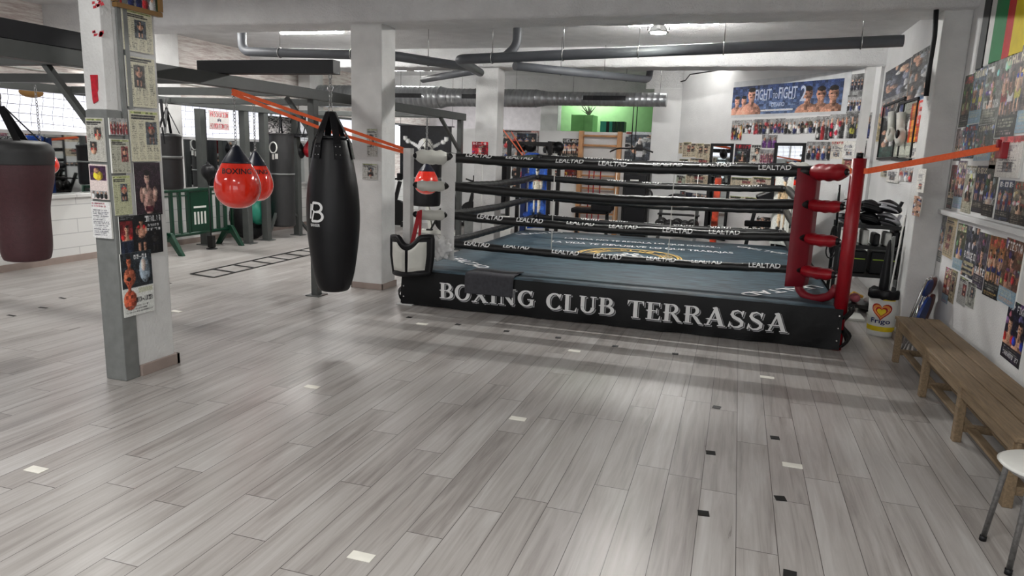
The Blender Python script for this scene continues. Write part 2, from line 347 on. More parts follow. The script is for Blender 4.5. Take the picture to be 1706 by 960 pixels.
def crowd(a, x0, y0, x1, y1, n, rows=2, cloth=None):
    """a team photograph: rows of people"""
    rect(a, x0, y0, x1, y1, (.42+rnd.random()*.25,)*3, .08); H, W = a.shape[:2]
    for r in range(rows):
        yb = y0+(y1-y0)*(.3+.5*r/rows)
        for i in range(n):
            cx = x0+(x1-x0)*(i+.5+.2*rnd.random())/n; hh = (y1-y0)*.55/rows*1.4; rx = (x1-x0)/n*.42
            c = cloth or rnd.choice([(.1, .1, .12), (.7, .12, .14), (.85, .85, .85), (.12, .17, .4), (.2, .2, .2), (.1, .1, .1)])
            ell(a, cx, yb+hh*.55, rx, hh*.55, c); ell(a, cx, yb, rx*.5, hh*.2, rnd.choice(SK))
def news(a, title='', photos=1, cream=(.8, .78, .66)):
    a[:] = np.array(cream)+nr.randn(*a.shape[:2], 1)*.02; y = .03
    if rnd.random() < .6: rect(a, .05, y, .95, y+.03, (.55, .6, .3)); y += .06
    for i in range(2): rect(a, .06, y, .6+.3*rnd.random(), y+.028, (.16, .16, .16), .12); y += .045
    y += .02
    for cx in (.06, .29, .53, .77): lines(a, cx, y, cx+.19, .97, (.42, .41, .36), max(6, int((1-y)*a.shape[0]/3)))
    for k in range(photos):
        x = .1+.45*rnd.random(); yy = y+(.85-y)*k/max(1, photos)+.02; w, h = .38, .34/max(1, photos)*1.3
        rect(a, x, yy, x+w, yy+h, rnd.choice([(.25, .24, .23), (.55, .25, .25), (.3, .33, .36)]), .06)
        boxer(a, x+w/2, yy+.01, h*.97, full=h > .25, glove=rnd.choice([(.75, .12, .12), (.15, .15, .18)]))
def fight(a, bg=(.08, .08, .1), acc=(.85, .15, .12), title='BOXEO', n=2, full=False, tcol=None, top=True, foot=(.1, .1, .12)):
    H, W = a.shape[:2]; yy = np.linspace(0, 1, H)[:, None, None]; a[:] = np.array(bg)*(1-.45*yy)+np.array(acc)*.28*yy+nr.randn(H, W, 1)*.035
    for k in range(14): ell(a, rnd.random(), rnd.random()*.7, .05+.12*rnd.random(), .02+.05*rnd.random(), tuple(v*(.5+rnd.random()) for v in rnd.choice([acc, bg, (.35, .35, .4)])))
    for i in range(n): boxer(a, (i+.5)/n, .2+.05*rnd.random(), .55, full=full or n > 2, glove=rnd.choice([acc, (.8, .1, .1), (.1, .2, .7), (.08, .08, .08)]), short=rnd.choice([(.7, .1, .1), (.85, .8, .3), (.1, .15, .5), (.9, .9, .9)]))
    rect(a, 0, .76, 1, 1, foot)
    tc = tcol or (.95, .95, .95)
    word(a, title, .07, .04, .93, .17, tc) if top else word(a, title, .06, .62, .94, .76, tc)
    lines(a, .08, .79, .92, .9, (.85, .82, .7), 3); lines(a, .06, .92, .94, .99, acc, 2)
def certificate(a, title='', col=(.9, .89, .86)):
    a[:] = np.array(col)+nr.randn(*a.shape[:2], 1)*.02
    if title: word(a, title, .12, .05, .88, .16, (.65, .12, .12))
    lines(a, .1, .22, .9, .6, (.35, .35, .4), 7, .5); rect(a, .3, .62, .7, .86, (.4, .4, .42), .15); boxer(a, .5, .62, .24, full=True)
def strip(a, c1=(.2, .2, .25), c2=(.6, .6, .65)):
    a[:] = np.array(c1)+nr.randn(*a.shape[:2], 1)*.05
    for k in range(26): ell(a, rnd.random(), rnd.random(), .05+.14*rnd.random(), .03+.06*rnd.random(), rnd.choice([c2, SK[0], SK[2], (.1, .1, .12), (.75, .75, .75)]), .05)
def grid_picture(mb, a, tl, u, w, h, n, th, up=V((0, 0, 1))):
    """adds to mb the printed face and a thin back; returns ink list"""
    H, W = a.shape[:2]; tl = V(tl); f = tl+n*th
    xs = [f+u*(w*i/W) for i in range(W+1)]
    vs = [p-up*(h*j/H) for j in range(H+1) for p in xs]
    fs = [(j*(W+1)+i, (j+1)*(W+1)+i, (j+1)*(W+1)+i+1, j*(W+1)+i+1) for j in range(H) for i in range(W)]
    mb.add(vs, fs)
def ink(o, cols):
    """cols: list of linear rgb for the first faces; the rest keep the paper edge"""
    me = o.data; n = len(me.loops); at = me.color_attributes.new('ink', 'FLOAT_COLOR', 'CORNER'); buf = np.ones((n, 4), dtype=np.float32); buf[:, :3] = .7
    k = len(cols)*4; buf[:k, :3] = np.repeat(cols, 4, axis=0); at.data.foreach_set('color', buf.ravel())
def tolin(a):
    h, w = a.shape[:2]; p = np.pad(a, ((1, 1), (1, 1), (0, 0)), 'edge'); a = .62*a+.095*(p[:-2, 1:-1]+p[2:, 1:-1]+p[1:-1, :-2]+p[1:-1, 2:]); g = a.mean(2, keepdims=True); a = g+(a-g)*.78+nr.randn(h, w, 1)*.035*((a.mean(2, keepdims=True) > .1)*1.); lo = nr.rand(max(2, h//5)+1, max(2, w//5)+1); lo = np.kron(lo, np.ones((5, 5)))[:h, :w] if lo.shape[0]*5 >= h and lo.shape[1]*5 >= w else np.ones((h, w))*.5
    m = (g[..., 0] < .6)*1.; a = a*(1+(lo-.5)*.6*m)[..., None]
    return np.clip(a, .01, .95).reshape(-1, 3)**2.2
def picture(name, label, cat, a, tl, u, w, h, n, th=.004, group=None, m=None, tilt=0., parent=None, frame=None):
    u, n = V(u).normalized(), V(n).normalized(); up = V((0, 0, 1))
    if tilt: R = Matrix.Rotation(tilt, 3, n); u, up = R @ u, R @ up
    mb = MB(); grid_picture(mb, a, tl, u, w, h, n, th, up); tl = V(tl)
    q = [tl, tl+u*w, tl+u*w-up*h, tl-up*h]; p = [x+n*th for x in q]
    e = n*.0006
    mb.mat(1).add([x-e for x in p]+q, [(0, 1, 5, 4), (1, 2, 6, 5), (2, 3, 7, 6), (3, 0, 4, 7), (4, 5, 6, 7)])
    o = mb.build(name, [m or print_mat(), paper_white], parent=parent); ink(o, tolin(a))
    if frame:
        fb = MB()
        for s0, s1 in ((q[0]-u*.02+up*.02, q[1]+u*.02+up*.02), (q[3]-u*.02-up*.02, q[2]+u*.02-up*.02)): fb.bar(s0+n*.008, s1+n*.008, .03, .04, up=n)
        for s0, s1 in ((q[0]-u*.015, q[3]-u*.015), (q[1]+u*.015, q[2]+u*.015)): fb.bar(s0+n*.008, s1+n*.008, .03, .035, up=n)
        fb.build('frame', frame, parent=o, origin=None)
    if parent is None: tag(o, label, cat, group)
    return o
PLANES = {'R': ((1.895, 0, 0), (-1, 0, 0), (0, -1, 0)), 'D': ((1.745, 11.895, 0), (-S2, -S2, 0), (S2, -S2, 0)), 'B': ((0, 15.19, 0), (0, -1, 0), (1, 0, 0)),
          'C1R': ((-4.118, 0, 0), (1, 0, 0), (0, 1, 0)), 'C1F': ((0, 3.818, 0), (0, -1, 0), (1, 0, 0)), 'C2F': ((0, 7.645, 0), (0, -1, 0), (1, 0, 0)), 'C3F': ((0, 11.845, 0), (0, -1, 0), (1, 0, 0)), 'L': ((-8.86, 0, 0), (1, 0, 0), (0, 1, 0)), 'P2': ((1.655, 0, 0), (-1, 0, 0), (0, -1, 0))}
LAY = [0]
def pin(plane, x0, y0, x1, y1, paint, label, cat='poster', name='poster', group=None, res=1., m=None, frame=None, tilt=None, th=None):
    """pin a print on a wall plane between two measured corners"""
    p0, n, u = PLANES[plane]; a3, b3 = hit(p0, n, x0, y0), hit(p0, n, x1, y1); u = V(u); w = (b3-a3).dot(u); h = a3.z-b3.z
    pw = max(10, min(64, int(abs(x1-x0)*res*1.15))); ph = max(12, min(90, int(pw*h/w))) if abs(x1-x0) > abs(y1-y0)*.6 else max(12, min(100, int(abs(y1-y0)*res*1.1)))
    a = cv(pw, ph, (.5, .5, .5)); paint(a); LAY[0] += 1
    off = .002+.0015*(LAY[0] % 7)
    return picture(name, label, cat, a, a3+V(n)*off*.2, u, w, h, n, th or off+.002, group, m, (rnd.random()-.5)*.02 if tilt is None else tilt, frame=frame)
# ================================================================== THE SETTING
struct('floor', MB().box((-15.5, -2.5, -.1), (3.2, 20.2, 0)), floor_m, origin=(0, 0, 0))
struct('ceiling', MB().box((-15.5, -2.5, 3.45), (3.2, 20.2, 3.6)), rough_ceiling, origin=(0, 0, 0))
def rough_beam(y0, y1, x0=-9.2, x1=1.95, z0=3.15):
    mb = MB(); n = 90; ys = [(y0, 3.5), (y0, z0+.04), (y0+.02, z0+.005), (y0+.06, z0), ((y0+y1)/2, z0+.004), (y1-.06, z0), (y1-.02, z0+.01), (y1, z0+.05), (y1, 3.5)]
    g = nr.rand(n+1, len(ys))*.016
    vs = [(x0+(x1-x0)*i/n, y+(g[i, j]-.008), z-(g[i, j] if 0 < j < 8 else 0)) for i in range(n+1) for j, (y, z) in enumerate(ys)]
    k = len(ys); mb.add(vs, [(i*k+j, i*k+j+1, (i+1)*k+j+1, (i+1)*k+j) for i in range(n) for j in range(k-1)], True)
    return mb
for y0, y1 in ((3.7, 4.35), (7.5, 8.12), (11.75, 12.35), (15.95, 16.5)): struct('ceiling_beam', rough_beam(y0, y1, z0=3.15 if y0 < 15 else 3.05), rough_ceiling)
# side walls
struct('wall_right', MB().box((1.9, 1.0, 0), (2.1, 12.2, 3.45)), white_wall, origin=(2, 0, 0))
p0 = V((1.745, 11.895, 0)); dd = V((-S2, S2, 0)); nn = V((-S2, -S2, 0))
mb = MB(); a0, a1 = p0-dd*.15, p0+dd*4.18; vs = [a0, a1, a1-nn*.15, a0-nn*.15]
mb.add([tuple(v) for v in vs]+[(v.x, v.y, 3.45) for v in vs], [(0, 1, 5, 4), (1, 2, 6, 5), (2, 3, 7, 6), (3, 0, 4, 7), (0, 3, 2, 1), (4, 5, 6, 7)])
struct('wall_diagonal', mb, white_wall)
struct('column', MB().box((-1.78, 14.88, 0), (-1.2, 15.3, 3.1)), white_wall, bevel=.01)
struct('trim_1', MB().box((-1.95, 14.9, 3.08), (-1.1, 15.4, 3.45)), rough_ceiling)
struct('partition', MB().box((-7.15, 15.2, 0), (-1.7, 15.32, 2.21)), white_wall)
# left wall: low block wall, ledge, mirror, window band, upper wall
struct('wall_left', MB().box((-9.1, 1.0, 0), (-8.87, 20, .9)).box((-9.1, 1, .9), (-8.84, 20, .94)), white_block, origin=(-9, 0, 0))
struct('wall_left', MB().box((-9.4, 1.0, 2.36), (-9.06, 20, 3.45)).box((-9.3, 1, .94), (-9.08, 20, 1.78)), insulation, origin=(-9, 0, 0))
struct('baseboard_left', MB().box((-8.87, 1, 0), (-8.85, 15, .09)), skirting)
mr = struct('mirror_wall', MB().box((-9.05, 1.2, .95), (-9.02, 14.4, 1.76)), mirror_m); mr['kind'] = 'structure'; mr.rotation_euler.z = math.radians(-1.3)
struct('trim_2', MB().box((-9.06, 1, 1.755), (-8.86, 20, 1.80)), white_wall)
mb = MB(); mb.box((-9.03, 1, 1.8), (-9.01, 20, 2.36)); wp = struct('window_1', mb, sky_glow)
mb = MB()
for y in (4.2, 6.35, 9.4, 12.2, 14.6, 17.): mb.box((-9.0, y, 1.8), (-8.97, y+.05, 2.36))
mb.build('window_frame', white_wall, parent=wp, origin=None)
struct('trim_3', MB().box((-9.1, 1, 2.34), (-8.86, 20, 2.38)), frame_gray)
struct('column', MB().box((-9.0, 8.95, .94), (-8.72, 9.55, 3.45)), col_white, bevel=.01)
struct('column', MB().box((-9.0, 13.2, .94), (-8.72, 13.7, 3.45)), col_white, bevel=.01)
# far rooms behind the partition
struct('wall_back', MB().box((-15, 20, 0), (3, 20.15, 3.45)), mat('far_wall', (.86, .84, .85), .8), origin=(0, 20, 0))
struct('wall_green', MB().box((-4.75, 18.0, 1.2), (-1.4, 18.1, 3.45)).box((-1.62, 15.3, 1.2), (-1.5, 18.1, 3.45)), green_wall)
struct('wall_far_left', MB().box((-9.3, 19.9, 0), (-9.1, 20, 3.4)), white_wall)
struct('wall_front', MB().box((-15.5, -2.6, 0), (3.2, -2.5, 3.5)), white_wall)
# near right flank behind the camera, left flank
struct('wall_right_rear', MB().box((3.1, -2.5, 0), (3.2, 1.0, 3.45)), white_wall)
# columns on the main row
def column(y0, y1, x0=-4.49, x1=-4.08, z1=3.2):
    c = struct('column', MB().box((x0, y0, 0), (x1, y1, z1)), col_white, bevel=.012)
    b = MB()
    for a, d in (((x0-.015, y0-.015, 0), (x1+.015, y0, .075)), ((x1, y0-.015, 0), (x1+.015, y1+.015, .075)), ((x0-.015, y1, 0), (x1+.015, y1+.015, .075)), ((x0-.015, y0-.015, 0), (x0, y1+.015, .075))): b.box(a, d)
    struct('skirting', b, skirting, bevel=.003); return c
column(7.65, 8.0); column(11.85, 12.2); column(16.1, 16.45)
column(7.65, 8.0, 1.66, 1.9, 3.2); column(11.85, 12.15, 1.66, 1.9, 3.2)
# near left column: white shaft, painted steel angle on its near corner, service channel
c1 = struct('column', MB().box((-4.30, 3.85, 0), (-4.13, 4.30, 3.2)), col_white, bevel=.008)
b = MB().box((-4.305, 3.82, 0), (-4.12, 3.95, 1.93)); b.build('steel_post', steel_gray, parent=c1, bevel=.006)
b = MB().box((-4.305, 3.83, 1.93), (-4.125, 3.93, 3.2)); b.build('plaster_casing', col_white, parent=c1, bevel=.006)
b = MB().box((-4.125, 3.955, 1.7), (-4.11, 3.985, 3.2)).box((-4.125, 4.005, 1.95), (-4.108, 4.04, 3.2)); b.build('service_channel', steel_gray, parent=c1)
struct('skirting', MB().box((-4.13, 3.955, 0), (-4.105, 4.33, .085)).box((-4.31, 4.3, 0), (-4.105, 4.33, .085)), skirting, bevel=.003)
# ledge and dark trunking on the right wall
struct('trim_4', MB().box((1.845, 2.2, 1.3), (1.9, 7.65, 1.345)), white_wall, bevel=.006)
struct('trim_5', MB().box((1.885, 7.13, 2.58), (1.9, 7.3, 3.45)), black_paint)
# ================================================================== lights of the room, with added fill
def tube_light(x0, x1, y, z, label, power=1.):
    t = thing('tube_light', label, 'ceiling light', ((x0+x1)/2, y, z), 'fluorescent tubes on the ceiling'); gm = tube_glow if power == 1. else glow('tube_glow', (1, .985, .95), 110.*power)
    MB().box((x0-.02, y-.03, z), (x1+.02, y+.03, z+.045)).build('housing', paper_white, parent=t, bevel=.005)
    MB().tube([(x0, y, z-.012), (x1, y, z-.012)], .019, 10).build('glowing_tube', gm, parent=t)
tube_light(-1.5, -.4, 9.38, 3.385, 'long lit ceiling tube above the flood lamp over the ring', 3.)
tube_light(-6.75, -5.7, 9.5, 3.385, 'lit ceiling tube above the grey pipe, left of the middle column')
tube_light(-1.58, -.45, 13.7, 3.385, 'lit ceiling tube nearest the end of the silver duct', .22)
tube_light(-7.35, -6.4, 14.2, 3.385, 'short lit ceiling tube just right of the middle column', .5)
for i, (x, y) in enumerate(((-3.2, 1.6), (-.2, 1.4), (-6.5, 1.6), (-6.3, 5.7), (-6.9, 11), (-7.6, 8.2), (-3.6, 17.6), (-7, 17.8))):  # area lights without fixtures, added as fill for left bay, rear and far room
    if i < 6: 
        L_ = bpy.data.lights.new('ceiling_fill_light', 'AREA'); L_.shape = 'RECTANGLE'; L_.size = 1.2; L_.size_y = .12; L_.energy = 23; L_.color = (1, .985, .95)
        lo = bpy.data.objects.new('ceiling_fill_light', L_); C.objects.link(lo); lo.location = (x, y, 3.4)
        lo['kind'] = 'structure'
    else:
        L_ = bpy.data.lights.new('ceiling_fill_light', 'AREA'); L_.shape = 'RECTANGLE'; L_.size = 1.2; L_.size_y = .3; L_.energy = 30
        lo = bpy.data.objects.new('ceiling_fill_light', L_); C.objects.link(lo); lo.location = (x, y, 3.4); lo['kind'] = 'structure'
# flood lamp with a round hood under the first tube
lp = onZ(3.13, 1097, 50); lp = V((lp.x, lp.y, 3.1))
t = thing('flood_lamp', 'small round lit flood lamp hanging over the ring', 'lamp', tuple(lp))
MB().lathe([(.02, .14), (.05, .12), (.06, .09), (.1, .03), (.115, 0), (.105, .0), (.09, .02)], lp).build('hood', chrome, parent=t)
MB().lathe([(.0, -.005), (.085, -.005), (.085, .015), (0, .02)], lp).build('lit_lens', flood_glow, parent=t)
MB().tube([lp+V((0, 0, .13)), lp+V((0, 0, .345))], .008, 8).build('stem', chrome, parent=t)
MB().tube([lp+V((-.12, 0, .03)), lp+V((-.12, 0, .1)), lp+V((.12, 0, .1)), lp+V((.12, 0, .03))], .007, 6).build('bracket', chrome, parent=t)
w = bpy.data.worlds.new('w'); bpy.context.scene.world = w; w.use_nodes = True; w.node_tree.nodes['Background'].inputs[0].default_value = (.9, .95, 1, 1); w.node_tree.nodes['Background'].inputs[1].default_value = .6
# daylight from the shop windows behind the camera
wm = MB().box((-4.5, -2.49, .5), (2.2, -2.47, 2.6)); wo = struct('window_2', wm, glow('shop_window_daylight', (.96, .98, 1), .8))
mb = MB()
for x in (-4.5, -2.8, -1.1, .6, 2.2): mb.box((x-.04, -2.47, .5), (x+.04, -2.42, 2.6))
mb.build('window_frame', white_wall, parent=wo)
# ================================================================== pipes, duct, cables
def gpipe(name, pts, r, label, clamps=()):
    t = thing(name, label, 'pipe', tuple(V(pts[0])))
    MB().tube(rounded(pts, .13, 7), r, 18).build('pipe_run', pvc_gray, parent=t)
    for c in clamps:
        c = V(c); m = MB(); m.lathe([(r+.008, -.012), (r+.008, .012)], (0, 0, 0), 16)
        q = MB(); q.tube([c+V((0, (r+.006)*math.cos(a), (r+.006)*math.sin(a))) for a in np.linspace(0, 2*PI, 17)], .007, 6); q.tube([c+V((0, 0, r)), V((c.x, c.y, 3.45))], .005, 6)
        q.build('hanger', chrome, parent=t)
A = onY(8.7, 405, 66); B_ = onY(8.7, 404, 86); C_ = onY(8.7, 655, 93); D_ = onY(10.6, 788, 113)
gpipe('drain_pipe', [(B_.x, 8.7, 3.45), (B_.x, 8.7, B_.z), (C_.x, 8.7, C_.z), (D_.x, 10.6, D_.z)], .062, 'grey drain pipe from the left elbow behind the middle column',
      [V((x, 8.7, B_.z+(C_.z-B_.z)*(x-B_.x)/(C_.x-B_.x))) for x in (B_.x+.62, B_.x+1.75)]+[C_.lerp(D_, .4)])
E1 = onY(8.7, 1505, 68); E2 = onY(8.7, 764, 99); E3 = onY(10.6, 800, 121)
gpipe('drain_pipe', [(E1.x, 8.7, E1.z), (E2.x, 8.7, E2.z), (E3.x, 10.6, E3.z)], .062, 'long grey drain pipe crossing above the ring to the right wall', [E2.lerp(E1, k) for k in (.09, .27, .45, .64, .92)])
F = [onY(8.7, 842, 94), onY(8.8, 861, 76), onY(8.8, 861, 52)]
gpipe('drain_branch', [F[0], F[1], (F[1].x, F[1].y, 3.45)], .055, 'short grey branch elbow rising to the ceiling from the long pipe')
G0, G1 = onY(9.9, 858, 110), onY(12.6, 1082, 133)
gpipe('drain_pipe', [G0, G1, (G1.x, G1.y, 3.45)], .06, 'grey drain pipe slanting away behind the second beam', [G0.lerp(G1, .3), G0.lerp(G1, .62), G0.lerp(G1, .8)])
H0, H1 = onY(13.0, 705, 133), onY(10.8, 790, 118)
gpipe('drain_pipe', [H0, H1], .06, 'pale grey pipe stub left of the second column', [])
# spiral duct
dz = lambda x, y: onY(13.6, x, y)
pc = [(455, 138), (735, 165), (748, 165.5), (893, 166), (915, 166), (1110, 166.5)]
cs = [dz(*p) for p in pc]; z0 = 2.77
rs = [.235, .215, .178, .17, .13, .128]
t = thing('air_duct', 'silver spiral air duct hanging along the back of the room', 'air duct', (cs[0].x, 13.6, z0))
mb = MB()
for (a, ra), (b, rb) in zip(zip(cs, rs), zip(cs[1:], rs[1:])):
    n = max(1, int((b.x-a.x)/.11)); pts = []; rr = []
    for i in range(n+1):
        k = i/n; x = a.x+(b.x-a.x)*k; z = z0; r_ = ra+(rb-ra)*k
        for dx, dr in ((-.008, 0), (0, .005), (.008, 0)): pts.append((x+dx, 13.6, z)); rr.append(r_+dr)
    mb.tube(pts, rr, 28)
mb.build('spiral_tube', galv, parent=t)
for x0, x1, r_ in ((652, 709, .218), (775, 838, .176), (974, 1044, .13)):
    a, b = dz(x0, 162), dz(x1, 165); g = MB().box((a.x, 13.6-r_-.012, z0-.03), (b.x, 13.6-r_+.03, z0+.055))
    n = int((b.x-a.x)/.03)
    for i in range(n): g.box((a.x+i*.03, 13.6-r_-.018, z0-.025), (a.x+i*.03+.008, 13.6-r_-.008, z0+.05))
    g.build('vent_grille', grille, parent=t)
for x in (700, 770, 860, 955, 1100): p = dz(x, 150); MB().tube([(p.x, 13.6, z0+.1), (p.x, 13.6, 3.45)], .004, 6).build('hanger', chrome, parent=t)
def cable(pts, r, label, m=black_paint, name='cable', cat='cable'):
    return tag(MB().tube(pts, r, 8).build(name, m), label, cat)
cable([onY(8.14, x, y) for x, y in ((652, 46), (720, 42), (800, 39), (900, 34), (1046, 28), (1250, 24), (1400, 20), (1525, 15))], .009, 'thin black cable along the front beam edge')
cable([onY(8.14, 418, 50), onY(8.14, 500, 47), onY(8.14, 596, 44)], .009, 'thin cable feeding the left ceiling tube')
q = [hit((1.745, 11.895, 0), (-S2, -S2, 0), x, y) for x, y in ((1098, 146), (1142, 134), (1150, 124), (1190, 118), (1245, 106))]
cable(q, .012, 'black cable sagging across the top of the diagonal wall')
cable([onX(1.87, x, y) for x, y in ((1458, 102), (1486, 58), (1533, 17))], .012, 'black cable slanting down the far right wall')
cable([onY(7.6, 1560, 16), onY(7.6, 1557, 60), onY(7.6, 1549, 110), onY(7.6, 1543, 160)], .022, 'thick black hose beside the right wall column')
# conduits on the insulated left wall
for i, (za, zb) in enumerate(((2.95, 2.7), (2.75, 2.6))):
    cable([(-9.03, 4, za), (-9.03, 7, zb), (-9.03, 13, zb-.05)], .012, ('upper' if i == 0 else 'lower')+' white conduit on the insulated left wall', m=paper_white, name='conduit', cat='conduit')
# ================================================================== THE BOXING RING
def poly_ribbon(pts, ws):
    """a flat stroke through pts with widths ws -> (verts, faces)"""
    P = [V((p[0], p[1])) for p in pts]; ws = ws if isinstance(ws, (list, tuple)) else [ws]*len(P); vs = []
    for i, p in enumerate(P):
        t = (P[min(i+1, len(P)-1)]-P[max(i-1, 0)]).normalized(); n = V((-t.y, t.x)); vs += [p+n*ws[i]/2, p-n*ws[i]/2]
    return [tuple(v) for v in vs], [(2*i, 2*i+1, 2*i+3, 2*i+2) for i in range(len(P)-1)]
def el(cx, cy, rx, ry, a0, a1, w0, w1, n=16):
    """an arc (degrees); thick w1 where it runs vertically, thin w0 where it runs flat"""
    pts, ws = [], []
    for i in range(n+1):
        a = math.radians(a0+(a1-a0)*i/n); pts.append((cx+rx*math.cos(a), cy+ry*math.sin(a))); ws.append(w0+(w1-w0)*abs(math.cos(a))**1.3)
    return (pts, ws)
TK, TN, SF = .19, .065, .055
def stem(x, y0=0., y1=1., w=TK): return ([(x, y0), (x, y1)], w)
def slab(x0, x1, y, h=SF): return ([(x0, y), (x1, y)], h)
def spike(x, y, s=.12): return ([(x-s, y), (x-s*.3, y), (x, y)], [.0, .07, .09])
GLYPH = {
 'B': (.74, [stem(.17), slab(0, .4, .03), slab(0, .4, .97), spike(.1, .52), el(.36, .75, .22, .225, -90, 90, TN, TK*.9), el(.36, .27, .3, .24, -90, 90, TN, TK), slab(.2, .42, .52, TN)]),
 'O': (.86, [el(.43, .5, .34, .46, 0, 360, TN+.02, TK, 32)]),
 'X': (.86, [([(.14, 1), (.72, 0)], TK), ([(.72, 1), (.14, 0)], TN+.02), slab(.0, .3, .97), slab(.58, .86, .97), slab(0, .3, .03), slab(.56, .88, .03), slab(.25, .62, .5)]),
 'I': (.36, [stem(.18), slab(0, .36, .03), slab(0, .36, .97)]),
 'N': (.9, [stem(.16, w=TN+.02), stem(.74, w=TN+.02), ([(.14, .97), (.74, .05)], TK), slab(0, .32, .03), slab(0, .25, .97), slab(.6, .9, .97)]),
 'G': (.86, [el(.44, .5, .34, .46, 42, 318, TN+.02, TK, 26), ([(.72, .1), (.72, .45)], TK*.85), slab(.5, .86, .45), ([(.68, .68), (.72, .98)], [.03, .09])]),
 'C': (.78, [el(.44, .5, .34, .46, 42, 322, TN+.02, TK, 26), ([(.68, .68), (.72, .98)], [.03, .09]), ([(.68, .3), (.74, .1)], [.05, .05])]),
 'L': (.68, [stem(.18), slab(0, .36, .97), slab(0, .62, .03), ([(.6, .0), (.66, .26)], [.1, .03])]),
 'U': (.86, [([(.17, 1), (.17, .35)], TK), el(.42, .34, .25, .3, 180, 360, TK*.5, TK*.95), ([(.68, 1), (.68, .33)], TN+.02), slab(0, .34, .97), slab(.54, .84, .97)]),
 'T': (.8, [stem(.4), slab(.22, .58, .03), slab(.03, .77, .965, .07), ([(.02, .74), (.07, .99)], [.02, .1]), ([(.78, .74), (.73, .99)], [.02, .1])]),
 'E': (.7, [stem(.18), slab(0, .62, .03), slab(0, .6, .97), slab(.2, .5, .52), spike(.1, .52), ([(.62, .0), (.66, .25)], [.09, .03]), ([(.6, 1), (.63, .76)], [.09, .03]), ([(.5, .38), (.5, .66)], .05)]),
 'R': (.84, [stem(.17), slab(0, .36, .03), slab(0, .4, .97), spike(.1, .5), el(.36, .74, .24, .235, -90, 90, TN, TK*.9), slab(.2, .4, .5, TN), ([(.4, .5), (.56, .3), (.7, .06), (.86, .0)], [.1, TK*.9, TK*.8, .05])]),
 'A': (.94, [([(.44, 1.02), (.76, .03)], TK), ([(.46, 1), (.14, .03)], TN+.03), slab(.0, .28, .03), slab(.58, .94, .03), slab(.12, .66, .36, .06), spike(.2, .36, .16), ([(.33, .98), (.5, 1.04)], .07)]),
 'S': (.72, [([(.6, .72), (.55, .9), (.38, .97), (.2, .9), (.15, .74), (.24, .6), (.46, .48), (.6, .36), (.6, .18), (.46, .06), (.27, .04), (.13, .14), (.09, .3)], [.03, .06, .08, .12, TK*.8, TK*.9, TK, TK*.9, TK*.8, .12, .08, .06, .03]), ([(.6, .66), (.63, .98)], [.03, .09]), ([(.08, .34), (.05, .02)], [.03, .09])])}
def serif_line(s, x0, x1, gap=.1, space=.42):
    tot = sum((GLYPH[c][0] if c != ' ' else space)+gap for c in s)-gap; k = (x1-x0)/tot; x = x0; out = []
    for c in s:
        if c == ' ': x += (space+gap)*k; continue
        w, strokes = GLYPH[c]; out.append((x, k, strokes)); x += (w+gap)*k
    return out
RX0, RX1, RY0, RY1, DZ = -3.46, 1.03, 7.10, 11.55, .42
ring = thing('boxing_ring', 'boxing ring with black lettered apron, blue grey canvas and padded ropes', 'boxing ring', ((RX0+RX1)/2, (RY0+RY1)/2, 0))
cx0, cx1, cy0, cy1 = RX0-.04, RX1+.02, RY0-.06, RY1+.2
MB().box((cx0+.06, cy0+.06, .02), (cx1-.06, cy1-.06, DZ-.015)).build('platform', black_metal, parent=ring)
# canvas with a rolled edge and slight waves
def canv(u, v):
    x = cx0+(cx1-cx0)*u; y = cy0+(cy1-cy0)*v; e = min(x-cx0, cx1-x, y-cy0, cy1-y); z = DZ+.004*math.sin(x*2.1+y)*math.sin(y*1.7)
    if e < .06: z -= .05*(1-e/.06)**2
    return (x, y, z)
cvs = MB().sheet(canv, 120, 120).build('canvas', canvas_m, parent=ring)
# canvas prints
zc = DZ+.0075; pr_ = MB()
def flush(name):
    global pr_
    if pr_.v: pr_.build(name, [ink_white, ink_gold], parent=cvs)
    pr_ = MB()
def flat(o, ux, uy): return lambda u, v: tuple(V((o.x, o.y, zc))+V(ux)*u+V(uy)*v)
def on_canvas(s, xa, ya, xb, yb, h, m=0, shear=0., flip=False):
    a, b = onZ(DZ, xa, ya), onZ(DZ, xb, yb); d = b-a; L_ = d.length; ux = d.normalized(); uy = V((-ux.y, ux.x, 0))
    pr_.mat(m); put_text(pr_, s, flat(a, ux, uy), width=L_, height=h, shear=shear); flush('canvas_lettering')
on_canvas('LA VIDA NO TE REGALA LO QUE DESEAS..,', 940, 398, 1200, 414, .15)
on_canvas('LA VIDA TE DEVUELVE LO QUE TRABAJAS', 918, 404, 1222, 423.5, .17)
lc = onZ(DZ, 1047, 427); lc.z = zc
def annulus(r0, r1, m, z=0., a0=0, a1=360):
    n = 72; pr_.mat(m); vs = []
    for i in range(n+1): a = math.radians(a0+(a1-a0)*i/n); vs += [(lc.x+r0*math.cos(a), lc.y+r0*math.sin(a), zc+z), (lc.x+r1*math.cos(a), lc.y+r1*math.sin(a), zc+z)]
    pr_.add(vs, [(2*i, 2*i+1, 2*i+3, 2*i+2) for i in range(n)])
for r0, r1, m in ((.68, .70, 1), (.635, .665, 1), (.435, .46, 1), (.41, .42, 1)): annulus(r0, r1, m)
for i, ch in enumerate('BOXING CLUB TERRASSA'):   # ring lettering
    if ch == ' ': continue
    a = math.radians(205-i*12.2*1.16); c = V((math.cos(a), math.sin(a), 0)); tx = V((math.sin(a), -math.cos(a), 0)); put_text(pr_.mat(1), ch, lambda u, v, c=c, tx=tx: tuple(lc+c*(.475+v)+tx*(u-.045)), height=.12, width=.09)
